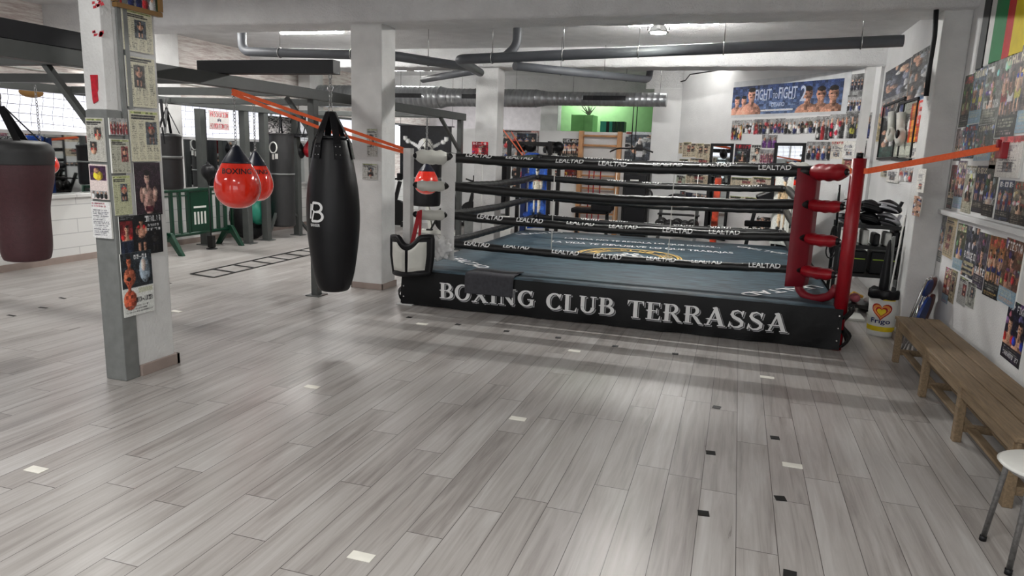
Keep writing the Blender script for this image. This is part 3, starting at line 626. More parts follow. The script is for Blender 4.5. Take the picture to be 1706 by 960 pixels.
for a in (235, 262, 278, 305):
    for k in range(5):
        t_ = math.radians(a); p = lc+V((math.cos(t_), math.sin(t_), 0))*.55; pr_.mat(1); b0 = 2*PI*k/5
        pr_.add([tuple(p), tuple(p+V((math.cos(b0), math.sin(b0), 0))*.05), tuple(p+V((math.cos(b0+.6), math.sin(b0+.6), 0))*.02), tuple(p+V((math.cos(b0-.6), math.sin(b0-.6), 0))*.02)], [(0, 2, 1), (0, 1, 3)])
# central emblem: two sparring silhouettes
def blob(m, pts, ws): vs, fs = poly_ribbon(pts, ws); pr_.mat(m).add([(lc.x+x, lc.y+y, zc+.0008) for x, y in vs], fs)
for s in (-1, 1):
    blob(0, [(s*.1, -.3), (s*.13, -.12), (s*.1, .05), (s*.08, .16)], [.04, .08, .13, .05]); blob(0, [(s*.1, .05), (s*.2, -.02), (s*.12, .12), (0, .13)], [.05, .05, .05, .07])
    blob(0, [(s*.12, -.12), (s*.22, -.2), (s*.2, -.33)], [.08, .06, .04]); blob(0, [(s*.07, .19), (s*.07, .25)], [.09, .06])
put_text(pr_.mat(0), 'TERRASSA', lambda u, v: (lc.x-.22+u, lc.y-.38+v, zc+.001), width=.44, height=.05); flush('canvas_emblem')
on_canvas('LEALTAD', 742, 430, 800, 448, .16); on_canvas('LEALTAD', 866, 392, 941, 388, .14)
on_canvas('LEALTAD', 1352, 476, 1228, 490, .16); on_canvas('LEALTAD', 1322, 425, 1234, 411, .14)
# aprons
def apron(fn_out, n_out, lab):
    """fn(u in 0..1, z)->point, n_out outward"""
    mb = MB(); n_out = V(n_out)
    def f(u, v):
        z = DZ-.02-(DZ-.03)*v; w = .012*math.sin(u*31+v*2)*v+.008*v*math.sin(u*67+3*v)+.02*math.sin(v*PI)*.6
        if v < .06: w -= .0*(1-v/.06)
        return tuple(V(fn_out(u, z))+n_out*(.012+w))
    mb.sheet(f, 160, 14); o = mb.build('apron_panel', apron_vinyl, parent=ring); return o
FY = cy0+.01
ap = apron(lambda u, z: (cx0+(cx1-cx0)*u, FY, z), (0, -1, 0), 'front')
apron(lambda u, z: (cx0+.01, cy1+(cy0-cy1)*u, z), (-1, 0, 0), 'left'); apron(lambda u, z: (cx1-.01, cy0+(cy1-cy0)*u, z), (1, 0, 0), 'right'); apron(lambda u, z: (cx1+(cx0-cx1)*u, cy1-.01, z), (0, 1, 0), 'back')
TH = .178; LT = [MB(), MB(), MB()]
def aY(x, z):
    u = (x-cx0)/(cx1-cx0); v = (DZ-.02-z)/(DZ-.03); return FY-.012-(.012*math.sin(u*31+v*2)*v+.008*v*math.sin(u*67+3*v)+.02*math.sin(v*PI)*.6)
for lay, (grow, dx, dz, yo, mi) in enumerate(((.035, .013, -.013, .0035, 1), (.055, .002, -.002, .0055, 2), (0., 0, 0, .0075, 0))):
    for gi, (x, k, strokes) in enumerate(serif_line('BOXING CLUB TERRASSA', -3.035, .585)):
        lt = LT[0 if gi < 6 else 1 if gi < 10 else 2]
        for pts, w in strokes:
            w = [a+grow for a in w] if isinstance(w, (list, tuple)) else w+grow
            P = [(p[0], p[1]) for p in pts]
            if len(P) == 2:
                d = V((P[1][0]-P[0][0], P[1][1]-P[0][1])); d.normalize(); e = grow*.5; P = [(P[0][0]-d.x*e, P[0][1]-d.y*e), P[1-0] and (P[1][0]+d.x*e, P[1][1]+d.y*e)]
                nseg = 5; P = [(P[0][0]+(P[1][0]-P[0][0])*i/nseg, P[0][1]+(P[1][1]-P[0][1])*i/nseg) for i in range(nseg+1)]
                w = [w[0]+(w[1]-w[0])*i/nseg for i in range(nseg+1)] if isinstance(w, list) else [w]*(nseg+1)
            vs, fs = poly_ribbon(P, w); o3 = []
            for a, b in vs: X = x+a*k+dx; Z = .118+.002*(x+3)/3.6*4+b*TH+dz; o3.append((X, aY(X, Z)-yo, Z))
            lt.mat(mi).add(o3, fs)
for lt in LT: lt.build('apron_lettering', [ink_white, ink_gray, ink_black], parent=ap)
for x, s in ((cx1, 1), (cx0, -1)):   # loose laced flaps at the near corners
    fl = MB(); fl.sheet(lambda u, v: (x+s*(.0+.1*math.sin(v*9+1)*.4+.07*u), FY+.12*u-.02, (DZ-.02)*(1-v)+.02+.015*math.sin(9*u+v*6)), 6, 12)
    fl.build('laced_flap', apron_vinyl, parent=ring, solid=.006)
for x, s in ((cx1, 1), (cx0, -1)):
    gr = MB()
    for z in (.34, .22, .1): gr.ball((x-s*.03, FY-.035, z), .011, 6)
    gr.build('eyelets', chrome, parent=ring)
# posts
corners = {'white_near': (RX0, RY0, offwhite_vinyl, 'sq', col_white, 1.74), 'red': (RX1, RY0, red_vinyl, 'rd', red_pad, 1.79), 'blue': (RX0, RY1, blue_dark, 'sq', blue_vinyl, 1.68), 'white_far': (RX1, RY1, offwhite_vinyl, 'rd', offwhite_vinyl, 1.68)}
ROPES = (1.655, 1.335, 1.01, .69); RR = (.052, .05, .045, .043); INS = .33
PADPX = {'white_near': 746, 'red': 1345, 'blue': 893, 'white_far': 1303}
KP = {}
for nm, (x, y, *_q) in corners.items():   # how far the pads sit in from each post
    sx, sy = (1 if x == RX0 else -1), (1 if y == RY0 else -1); best = min((abs(onY(y+sy*d, PADPX[nm], 350).x-(x+sx*d)), d) for d in [.2+.01*i for i in range(50)]); KP[nm] = (x+sx*best[1], y+sy*best[1]); print('inset', nm, best)
figure_col = {'blue': ((.1, .3, .68), (.85, .25, .15), (.85, .8, .7)), 'white_far': ((.87, .87, .84), (.1, .15, .35), (.75, .62, .45)), 'white_near': ((.86, .86, .83), (.3, .3, .3), (.6, .6, .6))}
for nm, (x, y, pm, kind, padm, top) in corners.items():
    sx, sy = (1 if x == RX0 else -1), (1 if y == RY0 else -1)
    mb = MB()
    if kind == 'sq': mb.box((x-.045, y-.045, 0), (x+.045, y+.045, top)).box((x-.1, y-.1, 0), (x+.1, y+.1, .012))
    else: mb.tube([(x, y, 0), (x, y, .33)], .052, 20); mb.tube([(x, y, .33), (x, y, top)], .062, 24)
    po = mb.build('corner_post', {'white_near': col_white, 'red': red_vinyl, 'blue': blue_dark, 'white_far': offwhite_vinyl}[nm], parent=ring, bevel=.006 if kind == 'sq' else 0)
    if nm == 'red': MB().tube([(x, y, top), (x, y, top+.05)], .03, 16).build('post_cap', black_metal, parent=po)
    kx, ky = KP[nm]
    # upright pad, a shallow V across the corner, padded and rounded
    w = .17; dpt = .035; outx, outy = -sx*S2, -sy*S2; tx, ty = (-sy*S2, sx*S2) if True else 0
    prof = []
    z0p, z1p = (.50, 1.70) if nm != 'red' else (.52, 1.68)
    def padf(side):
        def f(u, v):
            s = (u-.5)*2; lat = s*w; fold = -abs(s)*.07
            th = .028*(1-abs(s)**6)*(1-abs(2*v-1)**14)
            off = -fold*0+(-.07*abs(s)+.07)*1+side*th-.02
            return (kx+tx*lat+outx*off, ky+ty*lat+outy*off, z0p+(z1p-z0p)*v)
        return f
    mb = MB().sheet(padf(1), 16, 24).sheet(padf(-1), 16, 24); pd = mb.build('corner_pad', padm, parent=ring)
    if nm == 'red':
        K0 = V((kx, ky, z0p)); K1 = V((x, y, z0p+.0))
        u_ = [K0+V((0, 0, .1)), K0+V((0, 0, -.02)), K0.lerp(K1, .18)+V((0, 0, -.085)), K0.lerp(K1, .45)+V((0, 0, -.09)), K0.lerp(K1, .75)+V((0, 0, -.03)), K1+V((-.05, .05, .07))]
        MB().tube(rounded(u_, .12, 5), .04, 14).build('pad_roll', padm, parent=pd)
    if nm in ('blue', 'white_far'):   # printed fighter on the inner face of the pad seen across the ring
        bg, sh, bd = figure_col[nm]; a = cv(22, 84, bg, .01)
        boxer(a, .5, .12, .8, skin=bd, glove=(.85, .2, .15) if nm == 'blue' else (.2, .2, .25), short=sh, wd=.55)
        for k in range(8): rect(a, .3+.4*rnd.random(), .02+.1*rnd.random(), .36+.4*rnd.random(), .1+.06*rnd.random(), (.9, .85, .7) if nm == 'blue' else (.2, .2, .25))
        m2 = MB(); n3 = V((sx*S2, sy*S2, 0)); uu = V((-n3.y, n3.x, 0)) if nm == 'blue' else V((-n3.y, n3.x, 0))
        W_, H_ = a.shape[1], a.shape[0]; f = padf(-1)
        def g(i, j):
            p = V(f(.12+.76*i/W_, .92-.8*j/H_)); return tuple(p+n3*.004)
        vs = [g(i, j) for j in range(H_+1) for i in range(W_+1)]
        m2.add(vs, [(j*(W_+1)+i, (j+1)*(W_+1)+i, (j+1)*(W_+1)+i+1, j*(W_+1)+i+1) for j in range(H_) for i in range(W_)])
        fo = m2.build('printed_fighter', print_mat(), parent=pd); ink(fo, tolin(a))
    # turnbuckles with their padded covers, and the lashings
    for ri, z in enumerate(ROPES):
        big = 1.35 if ri == 0 else 1.
        a = V((x, y, z+.01)); b = V((kx, ky, z)); d = (b-a).normalized(); nrm = V((-d.y, d.x, 0))
        tb = MB(); tb.tube([a.lerp(b, .08), a.lerp(b, .3)], .014, 8); tb.tube([a.lerp(b, .02), a.lerp(b, .12)], .022, 8); tb.build('turnbuckle', chrome, parent=ring)
        L0, L1 = (.17, 1.0) if nm != 'red' else (.22, .98)
        def tp(u, v, a=a, b=b, nrm=nrm, big=big):
            t = L0+(L1-L0)*u; ang = 2*PI*v; e = (1-abs(2*u-1)**5); p = a.lerp(b, t); sag = -.01*math.sin(PI*u)
            return tuple(p+nrm*(.082*big*math.cos(ang)*(.35+.65*e))+V((0, 0, sag+.058*big*math.sin(ang)*(.4+.6*e)*(1+.08*math.sin(u*23+ang*2)))))
        tpm = MB().sheet(tp, 18, 18)
        for v in (L0, L1): pass
        cm = {'white_near': offwhite_vinyl, 'red': red_vinyl, 'blue': blue_vinyl, 'white_far': offwhite_vinyl}[nm]
        to = tpm.build('turnbuckle_pad', cm, parent=ring)
        pe = a.lerp(b, L1-.01); MB().ball(tuple(pe), .05*big, 8, (1, 1, .8)).build('dark_end', black_vinyl, parent=to); pe = a.lerp(b, L0+.02); MB().ball(tuple(pe), .035, 8).build('dark_end', black_vinyl, parent=to)
# ropes: four a side, black sleeves with white lettering
sides = [(KP['white_near'], KP['red'], (0, -1, 0)), (KP['red'], KP['white_far'], (1, 0, 0)), (KP['white_far'], KP['blue'], (0, 1, 0)), (KP['blue'], KP['white_near'], (-1, 0, 0))]
rope_twist = mat('rope_sleeve', (.055, .055, .06), .42, var=.15, scale=10, bump=.3, bscale=18)
for si, (p, q, out) in enumerate(sides):
    P0 = V((p[0], p[1], 0)); Q0 = V((q[0], q[1], 0)); out = V(out); d = (Q0-P0).normalized()
    a = P0+out*.05; b = Q0+out*.05; out = V((d.y, -d.x, 0))
    for ri, z in enumerate(ROPES):
        rr = RR[ri]; sag = (.035, .045, .04, .035)[ri]; n = 60
        L_ = (b-a).length
        def ax(s): t = s/L_; return a+d*s+V((0, 0, z-sag*4*t*(1-t)+.003*math.sin(s*5+ri)))
        mb = MB(); mb.tube([ax(L_*i/n) for i in range(n+1)], [rr*(1+.05*math.sin(i*1.9+ri)) for i in range(n+1)], 16)
        word_w = .30; s_ = .25+.22*((ri*7+si*3) % 3)/3; k = 0
        mb.mat(1)
        base = {0: 1.0, 1: .5, 2: 1.75, 3: .5}[si]
        while s_+word_w < L_-.15:
            if not (si == 0 and (ri == 1) and True):
                ang0 = base+.25*math.sin(k*1.7+ri*2)
                def fn(u, v, s_=s_, ang0=ang0):
                    v_ = v-.03
                    if si == 2: ang = ang0-0+v_/rr; s2 = s_+word_w-u if False else s_+u; ang = ang0 - v_/rr if False else ang0+v_/rr
                    else: ang = ang0+v_/rr
                    p_ = ax(s_+u); return tuple(p_+(out*math.cos(ang)+V((0, 0, 1))*math.sin(ang))*(rr*1.05+.004))
                def fn_in(u, v, s_=s_, ang0=ang0):
                    ang = ang0+.3 - (v-.03)/rr; p_ = ax(s_+word_w-u); return tuple(p_+(out*math.cos(ang)+V((0, 0, 1))*math.sin(ang))*(rr*1.05+.004))
                put_text(mb, 'LEALTAD', fn, width=word_w, height=.055, cuts=5)
            s_ += word_w+.16+(.1 if k % 2 else 0); k += 1
        mb.build('rope', [rope_twist, ink_white], parent=ring)
    for t in (.33, .66):
        sp = MB(); c0 = a.lerp(b, t); sp.tube([c0+V((0, 0, ROPES[3]-.04)), c0+out*.01+V((0, 0, ROPES[0]-.02))], .005, 6)
        sp.build('spacer_cord', paper_white, parent=ring)
# black felt mat draped over the front edge
ma, mb_ = onY(FY-.03, 776, 468), onY(FY-.03, 856, 480); x0, x1 = ma.x, mb_.x
def drape(u, v):
    s = v*.535
    if s < .3: return (x0+(x1-x0)*u+.04*(.3-s), cy0+.3-s, DZ+.012+.004*math.sin(u*7))
    if s < .36: k = (s-.3)/.06; return (x0+(x1-x0)*u, cy0-.045*math.sin(k*PI/2)-.0, DZ+.012-.045*(1-math.cos(k*PI/2)))
    return (x0+(x1-x0)*u, cy0-.045-.006*math.sin(u*9), DZ-.033-(s-.36))
tag(MB().sheet(drape, 12, 40).build('felt_mat', mesh_gray, solid=.006), 'dark grey mat draped over the ring edge, covering the first word', 'mat')
# body protector hanging from the near left post by a red strap
vc = onY(6.93, 684, 424); vest = thing('body_protector', 'black and white padded body protector hanging on the near left ring post', 'body protector', (vc.x, vc.y, vc.z-.24))
def shell(k, off, shrink=1.):
    def f(u, v):
        s = (u-.5)*2; zz = (v-.5)*2; w = .235*(1-.12*max(0, -zz))*shrink; dy = -.10*(1-s*s)*1.0
        top = .06*abs(s)**1.5 if zz > 0 else 0
        dip = (.10*max(0, 1-(abs(s)/.55)**2)) if v > .0 else 0
        return (vc.x+s*w, vc.y+dy+off*k+.04, vc.z-.01+zz*.2*shrink-(dip*v)+.015*s)
    return f
m0 = MB().sheet(shell(1, -.03), 20, 16).sheet(shell(1, .03), 20, 16); 
rim = [shell(1, 0)(i/20, 1) for i in range(21)]+[shell(1, 0)(1, 1-i/16) for i in range(1, 17)]+[shell(1, 0)(1-i/20, 0) for i in range(1, 21)]+[shell(1, 0)(0, i/16) for i in range(1, 16)]
m0.tube(rim, .033, 10, closed=True); m0.build('black_shell', black_vinyl, parent=vest)
for s in (-1, 1):
    def pf(u, v, s=s):
        uu = (.5+s*(.035+.40*u)) if s > 0 else (.065+.40*u); p = V(shell(1, -.045)(uu, .1+.78*v)); ed = min(u, 1-u, v, 1-v); bulge = .025*min(1, ed/.12); p.y -= bulge; return tuple(p)
    MB().sheet(pf, 16, 16).build('white_panel', offwhite_vinyl, parent=vest)
pts = [V((vc.x+.02, vc.y+.03, vc.z+.15)), onY(6.99, 688, 378), onY(7.0, 700, 350), onY(7.02, 697, 352)]
st = MB(); st.bar(V((vc.x+.0, vc.y+.03, vc.z+.1)), onY(7.0, 699, 352), .045, .012, up=(0, 1, 0)).bar(V((vc.x+.09, vc.y+.03, vc.z+.1)), onY(7.0, 701, 350), .03, .01, up=(0, 1, 0)); st.build('red_strap', red_vinyl, parent=vest)
# crumpled clear bag at the foot of the near left pad
bc = onY(7.2, 732, 414); mb = MB(); mb.ball(tuple(bc), .13, 22, (1, .75, 1))
mb.v = [tuple(V(p)+(V(p)-bc).normalized()*(.018*math.sin(p[0]*67+p[2]*41)+.014*math.sin(p[2]*93-p[0]*71))) for p in mb.v]
tag(mb.build('plastic_bag', clear_film), 'crumpled clear plastic bag beside the hanging body protector', 'bag')
# orange straps bracing the posts
def strap(pts, label, w=.032):
    mb = MB()
    for a, b in zip(pts, pts[1:]): mb.bar(a, b, .006, w)
    return tag(mb.build('ratchet_strap', orange_web), label, 'strap', 'orange bracing straps')
strap([V((RX1-.07, RY0-.02, 1.675)), V((RX1+.07, RY0-.05, 1.68)), onX(1.86, 1672, 244)], 'orange strap from the red post to the postered right wall', .05)
strap([V((RX1-.05, RY0+.02, 1.70)), onX(1.86, 1436, 252)], 'thin orange strap running back from the red post over its top pad', .025)
sa = onX(-4.6, 386, 150); sb = V((RX0-.05, RY0-.02, 1.71))
strap([sa, sb+V((0, 0, .02))], 'upper orange strap from the steel frame to the near left ring post')
strap([sa+V((0, 0, -.03)), onY(6.4, 545, 213)+V((0, 0, -.03)), sb+V((0, 0, -.015))], 'lower orange strap from the steel frame to the near left ring post')
sc_ = onY(15.1, 838, 216)
strap([V((RX0, RY1, 1.63)), sc_], 'left orange strap from the blue post to the back partition', .03)
strap([V((RX0+.03, RY1, 1.65)), onY(15.1, 852, 220)], 'right orange strap from the blue post to the back partition', .03)
m = MB(); h = onX(1.87, 1672, 244)
m.box((1.84, h.y-.06, h.z-.09), (1.9, h.y+.06, h.z+.03)).box((1.82, h.y-.02, h.z-.01), (1.85, h.y+.02, h.z+.05)); tag(m.build('strap_bracket', red_vinyl, bevel=.006), 'red wall bracket holding the end of the orange strap', 'bracket')
# tapes on the floor
for i, (x, y) in enumerate([(682, 529), (763, 541), (844, 552), (930, 563), (1025, 577), (1125, 590), (1194, 679), (1184, 755), (1291, 730), (1300, 831), (1172, 856), (1316, 957), (19, 526), (72, 513), (104, 497), (280, 472)]):
    p = onZ(0, x, y); m = MB(); w_, h_ = (.055, .055) if i < 12 else (.1, .03); m.box((p.x-w_/2, p.y-h_/2, .0005), (p.x+w_/2, p.y+h_/2, .003), rot=Matrix.Rotation(rnd.uniform(-.2, .2), 3, 'Z'))
    lab = ['leftmost of the row before the ring', 'second from left before the ring', 'third from left before the ring', 'fourth from left before the ring', 'fifth from left before the ring', 'right end of the row before the ring',
           'topmost of the marks on the right foreground', 'just above the left pair in the right foreground', 'upper mark nearer the bench', 'middle mark nearer the bench', 'lowest left mark of the right foreground', 'cut by the lower picture edge',
           'at the far left edge of the picture', 'just right of the leftmost mark', 'nearest the left white wall', 'right of the near left column'][i]
    tag(m.build('floor_tape', tape_black), 'black tape mark on the planks, '+lab, 'tape mark', 'black tape marks on the floor')
for i, (x, y, lab) in enumerate(((60, 783, 'in the left foreground'), (602, 928, 'largest, at the lower middle of the picture'), (520, 645, 'right of the near left column'), (863, 698, 'in the middle of the open floor'), (1320, 776, 'between the black marks by the bench'), (1278, 629, 'nearest the ring, right side'), (957, 585, 'with a dark rim, below the ring apron'), (294, 519, 'beside the near left column'), (703, 540, 'at the left end of the tape row'))):
    p = onZ(0, x, y); m = MB(); m.box((p.x-.055, p.y-.03, .0005), (p.x+.055, p.y+.03, .003)); tag(m.build('floor_tape', tape_white), 'white tape mark on the planks, '+lab, 'tape mark', 'white tape marks on the floor')
# agility ladder
A0, A1 = onZ(0, 320, 457), onZ(0, 620, 391); lw = .42
ld = thing('agility_ladder', 'black agility ladder laid flat behind the big black bag', 'agility ladder', tuple(A0)); d = (A1-A0).normalized(); nL = V((-d.y, d.x, 0)); L_ = (A1-A0).length
m = MB()
q0, q1 = onZ(0, 356, 463), onZ(0, 318, 457); nv = (q0-q1); wdt = nv.length; nv.normalize()
for s in (0, wdt): m = MB(); m.bar(q1+nv*s+V((0, 0, .006)), q1+nv*s+d*L_+V((0, 0, .006)), .03, .006); m.build('side_strap', tape_black, parent=ld)
k = 0
while k*.42 < L_: m = MB(); m.bar(q1+d*k*.42+V((0, 0, .008)), q1+nv*wdt+d*k*.42+V((0, 0, .008)), .035, .005); m.build('rung', tape_black, parent=ld); k += 1
# ================================================================== BAG FRAME AND BAGS (left)
fr = thing('bag_frame', 'grey steel frame of beams and posts the punch bags hang from', 'steel frame', (-6.3, 8, 0))
ZB0, ZB1 = 2.235, 2.35
MB().box((-4.66, 1.5, ZB0), (-4.56, 11.6, ZB1)).build('beam', frame_gray, parent=fr, bevel=.005)
MB().box((-8.12, 1.5, ZB0+.02), (-8.0, 13.0, ZB1)).build('beam', frame_gray, parent=fr, bevel=.005)
for y in (4.17, 5.54, 8.6, 11.5): MB().box((-8.0, y-.05, ZB0+.03), (-4.66, y+.05, ZB1)).build('cross_beam', frame_gray, parent=fr, bevel=.005)
for x_, y in ((-8.55, onX(-8.55, 338, 300).y), (-8.07, 10.24), (-8.07, 10.76), (-8.07, 11.72), (-8.07, 12.8)): MB().box((x_-.06, y-.06, 0), (x_+.06, y+.06, ZB0+.02)).box((x_-.12, y-.1, 0), (x_+.12, y+.1, .012)).build('post', frame_gray, parent=fr, bevel=.005)
for y, z in ((7.03, ZB0), (11.45, ZB0)): MB().box((-4.65, y-.05, 0), (-4.57, y+.05, z)).box((-4.7, y-.1, 0), (-4.52, y+.1, .012)).build('post', frame_gray, parent=fr, bevel=.005)
for a, b in (((-5.05, 4.17, ZB0+.04), (-4.61, 4.17, 1.78)), ((-4.61, 10.6, ZB0), (-4.61, 11.42, 1.72)), ((-4.95, 7.03, ZB0+.02), (-4.62, 7.03, 1.85)), ((-8.06, 11.2, .75), (-8.06, 10.75, 0)), ((-8.06, 11.2, .75), (-8.06, 12.1, 0))):
    MB().bar(a, b, .05, .04).build('brace', frame_gray, parent=fr)
for x, lab, y0, y1 in ((-4.61, 'black box section lying along the frame, upper left', 1.5, 4.35),): tag(MB().box((x-.05, y0, ZB1+.002), (x+.05, y1, ZB1+.125)).build('box_section', black_paint, bevel=.004), lab, 'metal beam')
b0, b1 = onY(5.58, 336, 122), onY(5.55, 558, 121)
tag(MB().box((b0.x, 5.52, ZB1+.003), (b1.x, 5.64, ZB1+.12)).build('box_section', black_paint, bevel=.004), 'black box section cantilevered over the frame, holding the big black bag', 'metal beam')
def chain(parent, p, q, r=.005, link=.034, m=chain_metal, name='chain'):
    p, q = V(p), V(q); d = q-p; n = max(2, int(d.length/(link*.82))); mb = MB(); t = d.normalized(); u = V((1, 0, 0)) if abs(t.x) < .8 else V((0, 1, 0)); a = t.cross(u).normalized(); b = t.cross(a)
    for i in range(n):
        c = p+d*((i+.5)/n); s = a if i % 2 else b
        mb.tube([c+t*(link*.5*math.cos(k*PI/5))*1.0+s*(link*.3*math.sin(k*PI/5)) for k in range(10)], r, 5, closed=True)
    return mb.build(name, m, parent=parent)
def wrap_text(parent, s, c, rad, z, ang, w, h, m, name='lettering', inn=0.):
    """word wrapped on a round body; ang faces the viewer; rad(z)->radius"""
    mb = MB()
    def fn(u, v):
        a = ang-(u-w/2)/rad(z)*-1; zz = z+v; r = rad(zz)+.004
        return (c[0]+r*math.cos(a), c[1]+r*math.sin(a), zz)
    put_text(mb, s, fn, width=w, height=h, cuts=4); return mb.build(name, m, parent=parent)
def prof_fn(prof):
    zs = [p[1] for p in prof]; rs = [p[0] for p in prof]
    def f(z):
        for (r0, z0), (r1, z1) in zip(prof, prof[1:]):
            if min(z0, z1) <= z <= max(z0, z1) and z0 != z1: return r0+(r1-r0)*(z-z0)/(z1-z0)
        return max(rs)
    return f
def smooth_prof(pts, n=6):
    out = []
    P = [pts[0]]+pts+[pts[-1]]
    for i in range(1, len(P)-2):
        for k in range(n):
            t = k/n; f = lambda j: .5*((2*P[i][j])+(-P[i-1][j]+P[i+1][j])*t+(2*P[i-1][j]-5*P[i][j]+4*P[i+1][j]-P[i+2][j])*t*t+(-P[i-1][j]+3*P[i][j]-3*P[i+1][j]+P[i+2][j])*t**3)
            out.append((max(0, f(0)), f(1)))
    return out+[pts[-1]]
# big black tapered bag
BY = 5.56; c = onY(BY, 555, 340); c.y = BY; zb = onY(BY, 555, 484).z; zt = onY(BY, 553, 235).z; top = onY(BY, 548, 186).z
bag = thing('heavy_bag', 'large black tapered heavy bag with white letter B, hung by the middle column', 'punching bag', (c.x, BY, zb))
prof = smooth_prof([(0, 0), (.10, .003), (.142, .035), (.185, .18), (.222, .45), (.236, .68), (.224, .92), (.18, 1.2), (.145, 1.36), (.12, zt-zb), (.06, zt-zb+.04), (0, zt-zb+.045)])
MB().lathe(prof, (c.x, BY, zb), 48).build('bag_body', black_vinyl, parent=bag)
pf = prof_fn(prof); hx = c.x+.0; hk = V((c.x-.01, BY, top))
st = MB()
for k in range(6):
    a = 2*PI*k/6+.3; o = V((math.cos(a), math.sin(a), 0)); p1 = V((c.x, BY, zt-.02))+o*(pf(zt-zb-.02)+.012); p2 = V((c.x, BY, zb+1.2))+o*(pf(1.2)+.006); tn = V((-o.y, o.x, 0))
    for A_, B2, w0, w1 in ((hk+o*.03, p1, .028, .03), (p1, V((c.x, BY, zb+1.33))+o*(pf(1.33)+.007), .03, .034), (V((c.x, BY, zb+1.33))+o*(pf(1.33)+.007), p2, .034, .036)):
        st.add([A_-tn*w0, A_+tn*w0, B2+tn*w1, B2-tn*w1, A_-tn*w0+o*.006, A_+tn*w0+o*.006, B2+tn*w1+o*.006, B2-tn*w1+o*.006], [(0, 1, 2, 3), (7, 6, 5, 4), (0, 4, 5, 1), (1, 5, 6, 2), (2, 6, 7, 3), (3, 7, 4, 0)])
st.tube([V((c.x, BY, zt+.03))+V((math.cos(t), math.sin(t), 0))*.12 for t in np.linspace(0, 2*PI, 25)[:-1]], .016, 8, closed=True)
sto = st.build('hanging_straps', black_vinyl, parent=bag)
rv = MB()
for k in range(6):
    a = 2*PI*k/6+.3; o = V((math.cos(a), math.sin(a), 0)); tn = V((-o.y, o.x, 0))
    for z in (1.235, 1.305):
        for s in (-.018, .018): rv.ball(V((c.x, BY, zb+z))+o*(pf(z)+.012)+tn*s, .0055, 5)
rv.build('rivets', chrome, parent=sto)
ang = math.atan2(-BY, -c.x)
lg = MB()
def on_bag(du, z): du *= .78; z = .60+(z-.6)*.78; a = ang-.93+du/.235; r = pf(z)+.005; return (c.x+r*math.cos(a), BY+r*math.sin(a), zb+z)
# logo: outlined B with a slanted left edge, and a word below
for pts, w in ((el(.09, .83, .06, .05, -90, 90, .024, .03)), (el(.09, .73, .072, .055, -90, 90, .024, .03)), ([(.09, .88), (.035, .88)], .028), ([(.09, .675), (.02, .675)], .028), ([(.1, .78), (.06, .78)], .02), ([(.04, .885), (.03, .80), (.055, .79), (.02, .67)], .02), ([(.01, .865), (.0, .70)], .022)):
    vs, fs = poly_ribbon(pts, w); lg.add([on_bag(u, z) for u, z in vs], fs)
put_text(lg, 'BANSER', lambda u, v: on_bag(.0+u, .615+v), width=.13, height=.032)
lg.build('logo', ink_white, parent=bag)
m = MB(); zz = [top+.02, top+.07]
for k, (r_, z) in enumerate(((.022, top+.02), (.028, top+.2), (.024, top+.38))):
    m = MB(); m.tube([(hk.x+r_*math.cos(t), BY, z+r_*math.sin(t)) for t in np.linspace(0, 2*PI, 17)[:-1]], .005, 6, closed=True); m.build('shackle', chrome, parent=bag)
chain(bag, (hk.x, BY, top+.04), (hk.x, BY, ZB1), .0045, .045)
# clear red water bags
def water_bag(cx, cy, zc, rad, ztop, label, word_='BOXING', capc=navy_cap, group='red teardrop water bags', zhang=None):
    t = thing('water_bag', label, 'punching bag', (cx, cy, zc-rad), group)
    H = ztop-(zc-rad); p = smooth_prof([(0, 0), (rad*.42, H*.02), (rad*.78, H*.11), (rad*.97, H*.24), (rad, H*.36), (rad*.92, H*.5), (rad*.73, H*.65), (rad*.48, H*.8), (rad*.24, H*.92), (rad*.12, H*.985), (0, H)], 7)
    MB().lathe([q for q in p if q[1] <= H*.74], (cx, cy, zc-rad), 40).build('water_body', red_water, parent=t)
    MB().lathe([(r+.003, z) for r, z in p if z > H*.71], (cx, cy, zc-rad), 32).build('dark_cap', capc, parent=t)
    f = prof_fn(p); base = zc-rad
    if word_:
        mb = MB(); a0 = math.atan2(-cy, -cx); w = .29 if word_ == 'BOXING' else .1
        def fn(u, v): zz = H*.56+v; r = f(zz)+.004; a = a0+(u-w/2)/r; return (cx+r*math.cos(a), cy+r*math.sin(a), base+zz)
        put_text(mb, word_, fn, width=w, height=.05, cuts=3); mb.build('lettering', ink_black, parent=t)
    MB().ball((cx, cy, ztop+.01), .012, 6).build('eye_ring', chrome, parent=t)
    chain(t, (cx, cy, ztop+.01), (cx, cy, zhang or ZB0), .004, .04); return t
c = onY(5.72, 393, 305); water_bag(-4.61, 5.72, onY(5.72, 393, 347).z+.215, .215, onY(5.72, 391, 245).z+.02, 'front red teardrop water bag with black capital letters')
c = onY(6.95, 427, 305); water_bag(c.x, 6.95, c.z-.02, .19, onY(6.95, 424, 252).z, 'red teardrop water bag half hidden behind the front one')
MB().box((-7.98, 6.91, ZB0+.03), (-4.66, 6.99, ZB1)).build('cross_beam', frame_gray, parent=fr)
c = onY(10.1, 718, 304); water_bag(-4.61, 10.1, c.z, .19, onY(10.1, 716, 270).z+.0, 'small red teardrop water bag behind the near left ring post', word_='')
c = onY(6.2, 70, 268); water_bag(c.x, 6.2, c.z-.0, .17, onY(6.2, 74, 240).z, 'orange red teardrop bag behind the maroon bag', word_='', zhang=ZB1-.05)
